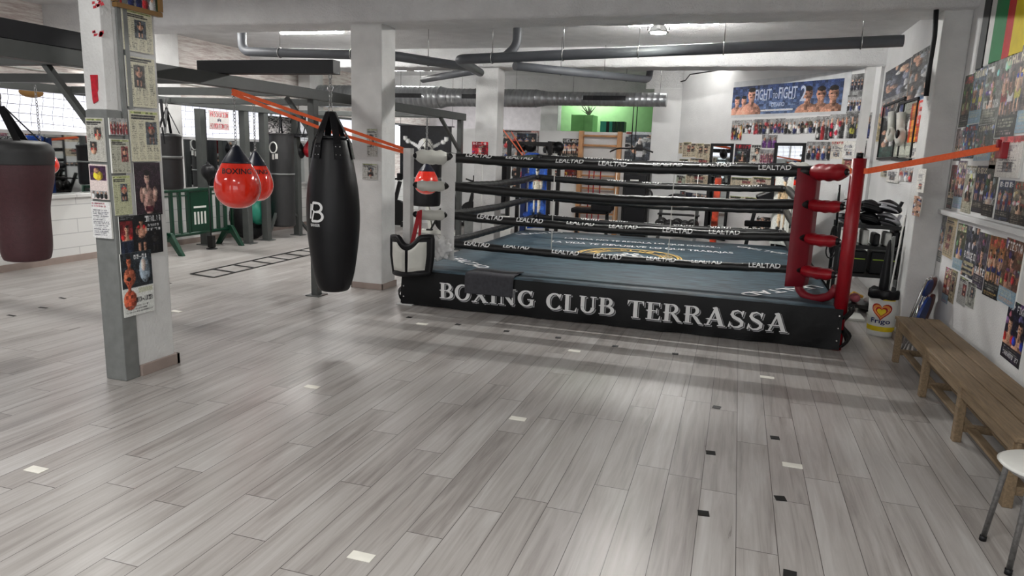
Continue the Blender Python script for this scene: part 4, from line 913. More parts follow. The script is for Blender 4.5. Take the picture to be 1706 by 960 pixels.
# maroon bag, narrow waisted
MY = 4.17; c = onY(MY, 36, 330); zb = onY(MY, 36, 433).z; zt = onY(MY, 25, 232).z
mg = thing('heavy_bag', 'maroon heavy bag with dark top, at the left edge of the picture', 'punching bag', (c.x, MY, zb)); H = zt-zb
prof = smooth_prof([(0, 0), (.13, .005), (.17, .04), (.185, .2*H), (.19, .45*H), (.235, .68*H), (.243, .84*H)])
MB().lathe(prof, (c.x, MY, zb), 40).build('bag_body', maroon_vinyl, parent=mg)
MB().lathe(smooth_prof([(.246, .80*H), (.25, .86*H), (.246, .93*H), (.19, .985*H), (0, H)]), (c.x, MY, zb), 40).build('dark_top', dark_gray_vinyl, parent=mg)
st = MB(); hk = V((c.x-.14, MY, onY(MY, 16, 178).z))
for k in range(5):
    a = 2*PI*k/5-.5; o = V((math.cos(a), math.sin(a), 0)); st.bar(hk+o*.03, V((c.x, MY, zb+H*.9))+o*.235, .045, .008, up=o)
st.build('hanging_straps', black_vinyl, parent=mg); chain(mg, hk, (hk.x, MY, ZB0+.03), .007, .06)
# dark heavy bags
def cyl_bag(x, y, z0, z1, r, label, m=dark_gray_vinyl, straps=True, zh=ZB0):
    t = thing('heavy_bag', label, 'punching bag', (x, y, z0)); H = z1-z0
    MB().lathe(smooth_prof([(0, 0), (r*.8, .004), (r*.97, .03), (r, .12), (r, H*.5), (r, H-.1), (r*.96, H-.02), (0, H)]), (x, y, z0), 36).build('bag_body', m, parent=t)
    MB().lathe([(r+.004, H*.56), (r+.009, H*.56), (r+.009, H*.56+.03), (r+.004, H*.56+.03)], (x, y, z0), 36).build('lashing', steel_gray, parent=t)
    if straps:
        st = MB()
        for k in range(4): a = 2*PI*k/4+.5; o = V((math.cos(a), math.sin(a), 0)); st.bar(V((x, y, z1))+o*r*.9, V((x, y, min(zh, z1+.3))), .03, .006, up=o)
        st.build('hanging_straps', black_vinyl, parent=t)
        if zh-z1 > .3: chain(t, (x, y, z1+.3), (x, y, zh), .005, .05)
    return t
c = onX(-8.06, 470, 300); GY = c.y; gb = cyl_bag(c.x, GY, onY(GY, 470, 377).z, onY(GY, 470, 222).z, .225, 'dark grey cylinder bag with white tag, between the red bags and big black bag', zh=ZB0+.03)
m = MB(); yy = GY-.24; cc = onY(yy, 457, 245); m.tube([onY(yy, 455+6*math.cos(t), 246+9*math.sin(t)) for t in np.linspace(0, 2*PI, 17)[:-1]], .012, 8, closed=True); m.box(onY(yy, 453, 257), onY(yy+.015, 457, 266)).box(onY(yy, 458, 256), onY(yy+.015, 463, 265)); 
m.build('white_tag', paper_white, parent=gb, origin=tuple(gb.location))
c = onY(6.95, 282, 260); cyl_bag(c.x, c.y, onY(c.y, 282, 316).z, onY(c.y, 282, 222).z, .145, 'charcoal heavy bag just right of the near left column')
c = onY(11.0, 702, 300); cyl_bag(c.x, 11.2, onY(11.2, 702, 343).z, onY(11.2, 702, 262).z, .25, 'wide black bag behind the white ring corner', m=black_vinyl)
MB().box((-6.2, 11.15, ZB0+.03), (-4.66, 11.25, ZB1)).build('cross_beam', frame_gray, parent=fr)
c = onY(14.3, 832, 310); bb = cyl_bag(c.x, 14.3, onY(14.3, 832, 338).z, onY(14.3, 832, 272).z, .19, 'black bag with a white letter B beyond the left ropes', m=black_vinyl, straps=False)
mb = MB(); put_text(mb, 'B', lambda u, v: (c.x+.0+u, 14.3-.195, onY(14.3, 830, 317).z+v), width=.14, height=.22); mb.build('logo', ink_white, parent=bb)
MB().tube([(c.x, 14.3, onY(14.3, 832, 272).z), (c.x, 14.3, 2.6)], .01, 6).build('hanging_cord', black_paint, parent=bb)
# double-ended ball on its cords, with floor anchor
p = onZ(0, 353, 415); db = thing('double_end_ball', 'small black ball strung on a cord between frame and floor', 'punching ball', tuple(p)); x, y = p.x, p.y
zc = onY(y, 345, 288).z
MB().lathe(smooth_prof([(0, -.2), (.012, -.19), (.03, -.13), (.09, -.06), (.115, .02), (.09, .1), (.03, .14), (.02, .17), (0, .18)]), (x, y, zc), 24).build('ball', black_vinyl, parent=db)
MB().tube([(x, y, zc+.15), (x, y, ZB1-.12)], .008, 6).tube([(x, y, .1), (x, y, zc-.18)], .008, 6).build('cord', black_paint, parent=db)
MB().box((x-.05, y-.04, .03), (x+.05, y+.04, .22)).lathe([(.09, 0), (.09, .012), (.02, .03), (0, .03)], (x, y, 0), 20).build('floor_weight', black_metal, parent=db, bevel=.008)
# speed balls
for px, py, m_, lab in ((499, 250, black_vinyl, 'small black speed ball hanging left of the red one'), (515, 248, red_vinyl, 'small red and white speed ball beside the big black bag')):
    q = onY(11.8, px, py); t = thing('speed_ball', lab, 'punching ball', (q.x, 11.8, q.z-.15), 'speed balls hanging side by side')
    MB().lathe(smooth_prof([(0, -.16), (.06, -.15), (.11, -.06), (.1, .03), (.04, .13), (.012, .17), (0, .18)]), (q.x, 11.8, q.z), 20).build('ball', m_, parent=t)
    MB().tube([(q.x, 11.8, q.z+.17), (q.x, 11.8, q.z+.35)], .008, 6).build('cord', black_paint, parent=t)
pb = onY(11.8, 508, 226); tag(MB().box((pb.x-.45, 11.6, pb.z-.03), (pb.x+.35, 12.0, pb.z+.03)).build('speed_ball_shelf', black_paint, bevel=.01), 'black board the two speed balls hang under', 'board')
# suspension straps
for i, (px, lab) in enumerate(((497, 'left'), (508, 'middle'), (523, 'right'))):
    a = onY(11.3, px, 178); b = onY(11.3, px+1, 222); t = thing('suspension_trainer', lab+' black strap trainer hanging from the frame behind the big bag', 'strap trainer', (b.x, 11.3, b.z-.2), 'black strap trainers')
    MB().bar((a.x, 11.3, ZB0+.03), (b.x, 11.3, b.z+.12), .035, .006, up=(0, 1, 0)).build('strap', black_paint, parent=t)
    MB().bar((b.x, 11.3, b.z+.13), (b.x-.06, 11.3, b.z-.05), .014).bar((b.x, 11.3, b.z+.13), (b.x+.06, 11.3, b.z-.05), .014).tube([(b.x-.07, 11.3, b.z-.06), (b.x+.07, 11.3, b.z-.06)], .017, 8).build('handle', black_paint, parent=t)
# crowd barrier
ba, bb_ = onZ(0, 281, 420), onZ(0, 384, 408); ba.x = bb_.x = -8.22; d = V((0, 1, 0))
y0, y1 = onX(-8.22, 274, 400).y, onX(-8.22, 388, 395).y; bt = .97
br = thing('crowd_barrier', 'dark green plastic crowd barrier in front of the low white wall', 'barrier', (-8.22, (y0+y1)/2, 0))
MB().tube([(-8.22, y0, .28), (-8.22, y0, bt), (-8.22, y1, bt), (-8.22, y1, .28)], .032, 12).tube([(-8.22, y0, .28), (-8.22, y1, .28)], .03, 12).tube([(-8.22, y0, bt-.08), (-8.22, y1, bt-.08)], .012, 8).build('rail_frame', green_dark, parent=br)
nb = 9; pm_ = (y0+y1)/2
for i in range(1, nb):
    y = y0+(y1-y0)*i/nb
    if abs(y-pm_) < .16: continue
    MB().bar((-8.22, y, .28), (-8.22, y, bt), .05, .04, up=(0, 1, 0)).build('bar', green_dark, parent=br)
pn = MB().box((-8.235, pm_-.2, .3), (-8.205, pm_+.2, bt-.03)).build('panel', green_dark, parent=br, bevel=.01)
m = MB()
for i in range(4): m.box((-8.2045, pm_-.14+i*.075, .42), (-8.2035, pm_-.1+i*.075, .62))
m.box((-8.2045, pm_-.14, .68), (-8.2035, pm_+.14, .71)); m.build('light_slots', paper_white, parent=pn)
for y in (y0+.08, y1-.08):
    m = MB().prism([(-.28, 0), (-.2, .0), (-.05, .2), (.05, .2), (.2, 0), (.28, 0), (.07, .34), (-.07, .34)], y-.035, y+.035, lambda a, b, c: (-8.22+a, c, b)); m.build('foot', green_dark, parent=br, bevel=.008)
# tyre with exercise ball
tc = onX(-8.45, 436, 360); R = .42
m = MB(); ty = 10.75; tx = -8.42
ring_p = [(.24, -.11), (.27, -.13), (.36, -.135), (.42, -.1), (.435, -.04), (.435, .04), (.42, .1), (.36, .135), (.27, .13), (.24, .11), (.25, 0)]
vs = []; n = 48
for i in range(n):
    a = 2*PI*i/n; lug = 1+.012*(i % 2)
    for r, w_ in ring_p: r2 = r*(lug if r > .41 else 1); vs.append((tx+w_*1.1, ty+r2*math.cos(a), .44+r2*math.sin(a)))
k = len(ring_p); fs = [(i*k+j, i*k+(j+1) % k, ((i+1) % n)*k+(j+1) % k, ((i+1) % n)*k+j) for i in range(n) for j in range(k)]
m.add(vs, fs, True); tag(m.build('tyre', tire_rubber), 'big black tyre standing against the low white wall', 'tyre')
tag(MB().ball((tx+.12, ty+.1, .5), .235, 20, (.7, 1, 1)).build('exercise_ball', teal), 'teal exercise ball sitting in the black tyre', 'ball')
# net before the windows, signs and cloths on it
m = MB(); X = -8.80
for i in range(int((14.5-3)/.16)): y = 3+i*.16; m.tube([(X+.02*math.sin(y*3), y+.03*math.sin(z*9), z-.05*math.sin((y-3)*1.3)*(2.3-z)) for z in (1.82, 2.0, 2.18, 2.34)], .003, 4, caps=False)
for z in (1.86, 1.98, 2.1, 2.22, 2.33): m.tube([(X+.02*math.sin(y*3), y, z-.045*math.sin((y-3)*1.3)*(2.34-z)*2) for y in np.linspace(3, 14.4, 90)], .003, 4, caps=False)
o = m.build('sports_net', black_paint); tag(o, 'grey sports net hanging in front of the high window band', 'net', kind='stuff')
a, b = onX(-8.75, 347, 184), onX(-8.75, 382, 217)
def sgn_paint(a_): a_[:] = np.array((.93, .9, .88)); word(a_, 'PRECAUCION', .06, .08, .94, .32, (.85, .2, .25)); word(a_, 'A', .42, .4, .58, .58, (.2, .2, .3)); word(a_, 'ADVERTENCIA', .06, .68, .94, .92, (.85, .2, .25)); rect(a_, 0, 0, 1, .04, (.9, .5, .5)); rect(a_, 0, .96, 1, 1, (.9, .5, .5))
ar = cv(70, 56, (.9, .9, .9)); sgn_paint(ar); picture('warning_sign', 'white cloth sign with red capital letters hung on the net', 'sign', ar, (-8.75, a.y, a.z), (0, 1, 0), b.y-a.y, a.z-b.z, (1, 0, 0), .006)
a, b = onX(-8.2, 441, 192), onX(-8.2, 492, 228); ar = cv(50, 40, (.86, .84, .84)); 
for k in range(260): x_, y_ = rnd.random(), rnd.random(); rect(ar, x_, y_, x_+.05, y_+.03, (.12, .1, .12))
picture('printed_cloth', 'black and white patterned cloth hanging above the dark grey bag', 'cloth', ar, (-8.2, a.y, a.z), (0, 1, 0), b.y-a.y, a.z-b.z, (1, 0, 0), .006)
tag(MB().tube([onX(-8.7, 60, 155), onX(-8.7, 88, 155)], .001, 4).ball(tuple(onX(-8.5, 52, 154)), .13, 12, (.6, 1.2, .5)).build('basket', mat('wicker', (.6, .45, .25), .8)), 'brown rounded basket hung under the left frame beam', 'basket')
# straps at the left frame post
t = MB(); a = onY(6.2, 268, 165); t.bar(a, onY(6.2, 271, 195), .03, .012).bar(onY(6.2, 271, 195), onY(6.2, 266, 212), .015).bar(onY(6.2, 271, 195), onY(6.2, 275, 212), .015).bar(onY(6.2, 270, 212), onY(6.2, 274, 240), .012)
tag(t.build('hanging_strap', black_paint), 'black webbing strap hanging beside the near left column', 'strap')
# black flag with white skull and crossed bones
a, b = onY(14.6, 667, 210), onY(14.6, 752, 268)
ft = cv(64, 60, (.07, .075, .1), .012)
for ang_ in (.5, -.5): ell(ft, .5, .46, .40, .035, (.9, .9, .88), .02, ang_)
for sx in (-1, 1):
    for sy in (-1, 1):
        for o_ in (-.03, .03): ell(ft, .5+sx*.37+o_*sy*sx, .46+sy*.21+o_, .045, .045, (.9, .9, .88), .02)
ell(ft, .5, .38, .15, .17, (.92, .91, .86), .02); rect(ft, .42, .5, .58, .62, (.92, .91, .86)); ell(ft, .445, .41, .04, .05, (.07, .07, .1), .01); ell(ft, .555, .41, .04, .05, (.07, .07, .1), .01); ell(ft, .5, .49, .018, .03, (.07, .07, .1), .01)
for k in range(4): rect(ft, .44+k*.035, .55, .447+k*.035, .62, (.1, .1, .12))
picture('flag', 'black flag with white skull and crossed bones hung behind the ring corner', 'flag', ft, (a.x, 14.6, a.z), (1, 0, 0), b.x-a.x, (a.z-onY(14.6, 700, 300).z), (0, -1, 0), .008)
tag(MB().tube([(a.x-.05, 14.62, a.z+.01), (b.x+.05, 14.62, a.z+.01)], .012, 8).tube([(a.x, 14.62, a.z), (a.x, 14.62, 3.45)], .004, 5).tube([(b.x, 14.62, a.z), (b.x, 14.62, 3.45)], .004, 5).build('flag_pole', black_metal), 'thin dark rail holding up the black flag', 'pole')
# ================================================================== PRINTS ON THE WALLS
CG = 'clippings on the near left column'
f = lambda **k: (lambda a: fight(a, **k))
nw = lambda **k: (lambda a: news(a, **k))
def fr_photo(a): crowd(a, 0, 0, 1, 1, 4, 1, None)
pin('C1R', 190, -34, 262, 20, lambda a: (rect(a, 0, 0, 1, 1, (.2, .3, .2)), crowd(a, .05, .3, .95, 1, 5, 1)), 'framed team picture at the top of the near left column', 'picture', 'framed_picture', frame=mat('gilt_frame', (.55, .42, .25), .4), tilt=.0)
pin('C1R', 200, 12, 255, 91, nw(photos=1), 'yellowed newspaper page with red photo, topmost on the near left column', 'newspaper', 'newspaper_clipping', CG)
pin('C1R', 206, 92, 260, 181, nw(photos=1), 'newspaper page with a boxer photo and green heading strip, second from the top', 'newspaper', 'newspaper_clipping', CG)
pin('C1R', 212, 183, 266, 269, nw(photos=1), 'newspaper page with a red photo above the boxer portrait', 'newspaper', 'newspaper_clipping', CG)
pin('C1R', 179, 196, 211, 226, lambda a: crowd(a, 0, 0, 1, 1, 6, 2, (.5, .12, .15)), 'small photo of a red dressed team on the column edge', 'photo', 'team_photo', CG)
pin('C1R', 181, 231, 216, 288, nw(photos=1, cream=(.7, .7, .62)), 'newspaper scrap with a dark ring photo in the middle of the column', 'newspaper', 'newspaper_clipping', CG)
pin('C1R', 186, 293, 220, 357, nw(photos=1, cream=(.72, .73, .56)), 'greenish newspaper scrap left of the boxer portrait', 'newspaper', 'newspaper_clipping', CG)
def portrait(a):
    a[:] = np.array((.17, .1, .15))+nr.randn(*a.shape[:2], 1)*.02; ell(a, .5, 1.05, .3, .2, (.1, .08, .1)); ell(a, .5, .72, .22, .26, (.62, .46, .42)); rect(a, .36, .82, .66, .93, (.35, .1, .16))
    for s in (-1, 1): ell(a, .5+s*.25, .6, .09, .15, (.62, .45, .4)); 
    ell(a, .36, .53, .1, .07, (.75, .6, .54)); ell(a, .78, .57, .08, .07, (.75, .6, .54)); ell(a, .48, .44, .05, .08, (.66, .5, .45)); ell(a, .46, .29, .095, .12, (.72, .56, .5)); ell(a, .46, .19, .1, .06, (.07, .05, .06))
    rect(a, .41, .27, .44, .29, (.1, .06, .06)); rect(a, .49, .27, .52, .29, (.1, .06, .06)); rect(a, .43, .36, .5, .37, (.4, .2, .2))
pin('C1R', 221, 271, 270, 357, portrait, 'dark portrait poster of a bare chested boxer with raised fists on the column', 'poster', 'poster', CG)
def p3(a):
    fight(a, bg=(.06, .07, .1), acc=(.6, .12, .14), title=' ', n=1, full=True); rect(a, 0, 0, 1, 1, (.05, .06, .08)); rect(a, .02, .12, .3, .55, (.5, .1, .12)); boxer(a, .16, .2, .45, full=False); boxer(a, .5, .12, .82, glove=(.75, .1, .12), short=(.1, .1, .12)); word(a, 'INTERCLUB 3', .6, .04, .97, .18, (.9, .9, .9)); word(a, 'BOXEO', .66, .24, .92, .32, (.9, .9, .9)); word(a, 'EDUCATIVO', .62, .35, .95, .42, (.9, .9, .9)); rect(a, .02, .6, .3, .95, (.12, .16, .25)); boxer(a, .82, .45, .5, glove=(.15, .15, .18), skin=(.2, .18, .18)); lines(a, .03, .03, .4, .1, (.9, .9, .9), 2)
pin('C1R', 196, 361, 271, 419, p3, 'black poster with white numeral 3 and a boxer in red on the column', 'poster', 'poster', CG)
def p4(a):
    rect(a, 0, 0, 1, 1, (.85, .86, .84)); rect(a, 0, 0, 1, .55, (.14, .17, .2)); boxer(a, .25, .03, .38, full=False, skin=(.75, .35, .22), glove=None); boxer(a, .22, .36, .42, full=False, skin=(.8, .3, .18), glove=None); ell(a, .75, .3, .18, .2, (.55, .62, .68)); ell(a, .72, .22, .08, .1, (.85, .75, .7)); word(a, '02-01', .42, .04, .85, .11, (.95, .95, .95)); word(a, 'CARTAGENA', .52, .44, .95, .49, (.1, .1, .1)); rect(a, .5, .58, .97, .66, (.75, .76, .66)); word(a, 'JOVEN-JUNIOR', .36, .72, .95, .8, (.15, .15, .16)); lines(a, .05, .85, .95, .97, (.35, .35, .35), 3); lines(a, .5, .5, .98, .56, (.3, .3, .3), 2)
pin('C1R', 198, 424, 256, 517, p4, 'poster with two shouting orange faces, lowest on the near left column', 'poster', 'poster', CG)
pin('C1F', 144, 196, 179, 270, nw(photos=2, cream=(.74, .73, .69)), 'grey newspaper page at the front left of the column', 'newspaper', 'newspaper_clipping', CG)
pin('C1F', 150, 273, 184, 333, lambda a: (rect(a, 0, 0, 1, 1, (.9, .82, .8)), rect(a, .04, .04, .96, .45, (.25, .1, .25)), ell(a, .5, .32, .28, .13, (.9, .75, .1)), ell(a, .42, .18, .15, .08, SK[1]), crowd(a, .05, .75, .95, .96, 4, 1)), 'two picture sheet with a yellow gloved boxer, front of the column', 'poster', 'poster', CG)
pin('C1F', 154, 335, 190, 398, lambda a: (rect(a, 0, 0, 1, 1, (.9, .9, .9)), lines(a, .05, .03, .95, .18, (.55, .2, .25), 2), lines(a, .08, .22, .92, .95, (.3, .3, .35), 14)), 'white notice with logos, lowest sheet on the front of the column', 'notice', 'notice', CG)
m_red = mat('red_tape_remains', (.78, .1, .18), .5, var=.2, scale=30)
b_ = MB(); a0, a1 = onY(3.825, 151, 125), onY(3.825, 166, 173); b_.prism([(a0.x, a0.z), (a1.x, a0.z), (a1.x-.006, (a0.z+a1.z)/2), (a1.x-.014, (a0.z+a1.z)/2-.02), (a1.x-.01, a1.z+.02), (a0.x+.01, a1.z), (a0.x+.004, a1.z+.03)], 3.828, 3.82, lambda a, b, c: (a, c, b)); tag(b_.build('red_tape', m_red), 'red tape patch on the upper front of the near left column', 'tape')
for i, (x0, y0, x1, y1) in enumerate(((148, -2, 170, 18), (149, 52, 172, 64))):
    a0, a1 = onY(3.825, x0, y0), onY(3.825, x1, y1); b_ = MB()
    for k in range(9): cx_, cz_ = rnd.uniform(a0.x, a1.x-.01), rnd.uniform(a1.z, a0.z-.01); b_.add([(cx_, 3.8285, cz_), (cx_+.022*rnd.random()+.012, 3.8285, cz_+.004), (cx_+.03*rnd.random()+.01, 3.8285, cz_+.02*rnd.random()+.012), (cx_+.002, 3.8285, cz_+.018)], [(0, 1, 2, 3)])
    tag(b_.build('red_tape', m_red), ('topmost' if i == 0 else 'second')+' torn red tape remains on the near left column', 'tape')
pin('C2F', 611, 214, 629, 262, nw(photos=1, cream=(.74, .74, .72)), 'upper newspaper clipping on the middle column', 'newspaper', 'newspaper_clipping')
pin('C2F', 604, 272, 629, 300, nw(photos=2, cream=(.72, .72, .70)), 'lower newspaper clipping on the middle column', 'newspaper', 'newspaper_clipping')
pin('C3F', 787, 236, 813, 264, f(bg=(.75, .08, .15), acc=(.9, .15, .2), title='K-1', n=1, full=True, foot=(.6, .08, .12)), 'small red fight poster on the second column', 'poster')
# partition (behind the ring)
def bigcol(a):
    strip(a, (.3, .2, .22), (.6, .42, .4))
    for r_ in range(4): crowd(a, 0, .02+r_*.24, .98, .3+r_*.24, 5, 2)
pin('B', 823, 217, 894, 330, bigcol, 'large crowd collage poster on the back partition beside the second column', 'poster', th=.006)
pin('B', 862, 222, 893, 252, f(bg=(.1, .12, .2), acc=(.3, .5, .8), title='COMBATE', n=3, top=False), 'blue topped poster pinned over the crowd collage', 'poster')
pin('B', 905, 237, 937, 256, lambda a: crowd(a, 0, 0, 1, 1, 5, 1, (.1, .1, .12)), 'dark photo strip between collage and framed bars', 'photo', 'photo')
pin('B', 938, 231, 967, 265, f(bg=(.1, .1, .12), acc=(.6, .25, .12), title='VELADA', n=4, full=True), 'dark fight poster left of the wooden wall bars', 'poster')
pin('B', 941, 281, 961, 300, f(bg=(.5, .05, .05), acc=(.95, .5, .1), title='FUEGO', n=2, top=False), 'small red and orange poster under the dark one', 'poster')
def bw(a): rect(a, 0, 0, 1, 1, (.45, .47, .5)); strip(a, (.25, .28, .32), (.75, .78, .8)); ell(a, .5, .42, .12, .2, (.07, .07, .08)); ell(a, .5, .27, .08, .06, (.8, .75, .72)); rect(a, 0, 0, 1, .07, (.8, .82, .85)); rect(a, .02, .01, .2, .06, (.7, .15, .15)); rect(a, .4, .5, .62, .65, (.85, .85, .87))
pin('B', 1043, 219, 1087, 285, bw, 'large black and white poster of a dark figure, right of the wall bars', 'poster')
for i, (x0, y0, x1, y1) in enumerate(((906, 256, 917, 300), (921, 256, 934, 300))): pin('B', x0, y0, x1, y1, lambda a: certificate(a), ('left' if i == 0 else 'right')+' white sheet behind the black training rack', 'notice', 'notice')
# diagonal wall
D = 'D'
bd = hit((1.745, 11.895, 0), (-S2, -S2, 0), 1224, 137); b2 = hit((1.745, 11.895, 0), (-S2, -S2, 0), 1411, 190)
u_ = V((S2, -S2, 0)); n_ = V((-S2, -S2, 0)); hw = (b2-bd).dot(u_)
ph = MB(); q = [bd+n_*.002, bd+n_*.002+u_*hw, V((b2.x, b2.y, b2.z))+n_*.002, V((bd.x, bd.y, b2.z))+n_*.002]; q[1].z = bd.z+.02
ph.add([tuple(p) for p in q]+[tuple(p+n_*.004) for p in q], [(0, 1, 2, 3), (7, 6, 5, 4), (0, 4, 5, 1), (1, 5, 6, 2), (2, 6, 7, 3), (3, 7, 4, 0)])
tag(ph.build('backing_board', mat('glossy_board', (.84, .85, .86), .15, coat=.6)), 'glossy white board behind the long blue banner', 'board')
def banner(a):
    H, W = a.shape[:2]; yy = np.linspace(0, 1, H)[:, None, None]; a[:] = np.array((.17, .25, .46))*(1-yy)+np.array((.36, .45, .62))*yy+nr.randn(H, W, 1)*.02
    for cx, y0, s in ((.055, .3, .75), (.125, .3, .75), (.2, .02, 1.05)): boxer(a, cx, y0, s, full=False, skin=(.82, .55, .45), glove=None)
    for cx, y0, s in ((.72, .1, 1.1), (.83, .14, 1.05), (.93, .14, 1.1)): boxer(a, cx, y0, s, full=False, skin=SK[1], glove=None)
    rect(a, .3, .86, .6, .9, (.85, .85, .85)); rect(a, .38, .62, .44, .66, (.6, .7, .85)); rect(a, .56, .7, .62, .73, (.6, .7, .85))
    for x in (.31, .325, .34, .56, .575, .59): rect(a, x, .5, x+.008, .54, (.9, .9, .9))
def big_banner():
    p, n, u = PLANES['D']; a3 = hit(p, n, 1223, 146); b3 = hit(p, n, 1402, 182); u = V(u); w = (b3-a3).dot(u); h = a3.z-hit(p, n, 1221, 192).z
    ar = cv(200, 54, (0, 0, 0)); banner(ar); o = picture('banner', 'long blue fight banner with six fighters and serif title on the diagonal wall', 'banner', ar, a3+V(n)*.008, u, w, h, V(n), .006)
    mb = MB(); o0 = a3+V(n)*.0165
    for s, x, y, ww, hh in (('FIGHT', .235, .5, .155, .36), ('TO', .405, .52, .045, .18), ('FIGHT', .46, .5, .165, .38), ('2', .655, .38, .05, .5), ('DESAFIO', .4, .24, .12, .14)):
        put_text(mb, s, lambda a, b, x=x, y=y: tuple(o0+u*(w*x+a)+V((0, 0, -h*(1-y)+b))), width=w*ww, height=h*hh)
    mb.build('lettering', mat('silver_letters', (.78, .82, .9), .4), parent=o)
big_banner()
PG = 'photographs on the diagonal wall'
O_ = ['first', 'second', 'third', 'fourth', 'fifth', 'sixth', 'seventh', 'eighth', 'ninth', 'tenth', 'eleventh', 'twelfth']
pin(D, 1420, 124, 1453, 157, lambda a: crowd(a, 0, .1, 1, .8, 7, 2, (.12, .13, .2)), 'upper team photo right of the long blue banner', 'photo', 'photo', PG)
pin(D, 1414, 159, 1448, 188, lambda a: crowd(a, 0, .1, 1, .9, 8, 2), 'lower team photo right of the long blue banner', 'photo', 'photo', PG)
row = [(1221, 1236, 201, 234, (.75, .6, .25)), (1237, 1257, 200, 223, (.8, .8, .82)), (1258, 1282, 199, 224, (.75, .2, .25)), (1284, 1307, 198, 223, (.35, .25, .4)), (1308, 1333, 198, 224, (.85, .83, .78)), (1335, 1361, 196, 223, (.3, .28, .2)), (1362, 1382, 194, 233, (.8, .8, .78)), (1384, 1406, 191, 231, (.75, .12, .2)), (1407, 1430, 189, 231, (.7, .68, .2)), (1431, 1448, 188, 231, (.3, .2, .4))]
nm = ['gold and red', 'pale', 'red and white', 'violet toned', 'white edged', 'brown', 'tall white edged', 'tall red robed', 'tall blue and yellow', 'tall purple']
for i, (x0, x1, y0, y1, c) in enumerate(row):
    pin(D, x0, y0, x1, y1, (lambda c, i: lambda a: (crowd(a, 0, 0, 1, 1, 3 if i > 5 else 4, 1 if i > 5 else 2, None), [ell(a, rnd.random(), .3+.6*rnd.random(), .1, .12, c) for _ in range(4)]))(c, i), f'{nm[i]} photo, {O_[i]} from the left in the row under the banner', 'photo', 'photo', PG)
for i, (x0, y0, x1, y1) in enumerate(((1132, 238, 1137, 256), (1139, 237, 1151, 262), (1152, 239, 1161, 262), (1162, 239, 1172, 264), (1173, 240, 1184, 266), (1132, 265, 1147, 276), (1150, 264, 1184, 277))):
    pin(D, x0, y0, x1, y1, nw(photos=1, cream=(.82, .75, .62)), f'yellowed clipping, {O_[i]} of the cluster left of the first framed mirror', 'newspaper', 'newspaper_clipping', 'clippings on the diagonal wall')
def bx(a): fight(a, bg=(.12, .13, .16), acc=(.3, .3, .34), title=' ', n=1); word(a, 'BOXEO', .05, .03, .95, .2, (.9, .15, .2)); lines(a, .15, .25, .85, .48, (.8, .8, .8), 4)
pin(D, 1226, 240, 1250, 278, bx, 'dark poster with red heading right of the first framed mirror', 'poster')
pin(D, 1252, 241, 1267, 277, lambda a: (news(a, photos=2, cream=(.82, .83, .8)), word(a, 'BOXEO', .1, .03, .9, .13, (.2, .2, .2))), 'white poster with a column of portraits between the two framed mirrors', 'poster')
pin(D, 1271, 225, 1294, 247, lambda a: crowd(a, 0, 0, 1, 1, 3, 1, (.4, .2, .5)), 'purple shirted team photo above the crowd print', 'photo', 'photo', PG)
pin(D, 1268, 249, 1291, 277, lambda a: crowd(a, 0, 0, 1, 1, 7, 3, (.45, .2, .3)), 'violet crowd photo left of the second framed mirror', 'photo', 'photo', PG)
pin(D, 1346, 236, 1383, 268, lambda a: crowd(a, 0, 0, 1, 1, 5, 2), 'wide group photo right of the second framed mirror', 'photo', 'photo', PG)
pin(D, 1384, 235, 1405, 265, lambda a: certificate(a, 'BOXEO', (.86, .84, .78)), 'white notice with red heading under the row of photos', 'notice', 'notice')
pin(D, 1406, 235, 1425, 263, lambda a: certificate(a), 'plain white certificate right of the red headed notice', 'notice', 'notice')
pin(D, 1427, 234, 1442, 262, lambda a: crowd(a, 0, 0, 1, 1, 3, 2, (.12, .12, .14)), 'dark photo at the right end of the second row', 'photo', 'photo', PG)
pin(D, 1404, 265, 1430, 283, nw(photos=1, cream=(.75, .66, .5)), 'tan clipping behind the red post', 'newspaper', 'newspaper_clipping')
for i, (x0, y0, x1, y1, cr) in enumerate(((1128, 292, 1142, 312, (.72, .76, .66)), (1144, 290, 1180, 310, (.8, .72, .6)), (1134, 318, 1142, 332, (.3, .32, .36)), (1218, 295, 1252, 318, (.82, .76, .64)), (1254, 294, 1292, 318, (.78, .72, .64)), (1216, 326, 1240, 344, (.84, .8, .74)), (1242, 328, 1262, 345, (.8, .6, .48)))):
    pin(D, x0, y0, x1, y1, nw(photos=2, cream=cr), f'clipping seen between the ring ropes, {O_[i]} of the low cluster on the diagonal wall', 'newspaper', 'newspaper_clipping', 'clippings on the diagonal wall')
pin(D, 1143, 320, 1180, 333, lambda a: (rect(a, 0, 0, 1, 1, (.1, .12, .2)), crowd(a, .3, .1, 1, 1, 4, 1)), 'dark blue photo strip low on the diagonal wall', 'photo', 'photo', PG)
pin(D, 1262, 360, 1282, 386, lambda a: strip(a, (.2, .2, .2), (.8, .8, .8)), 'black and white photo under the slanted bench', 'photo', 'photo', PG)
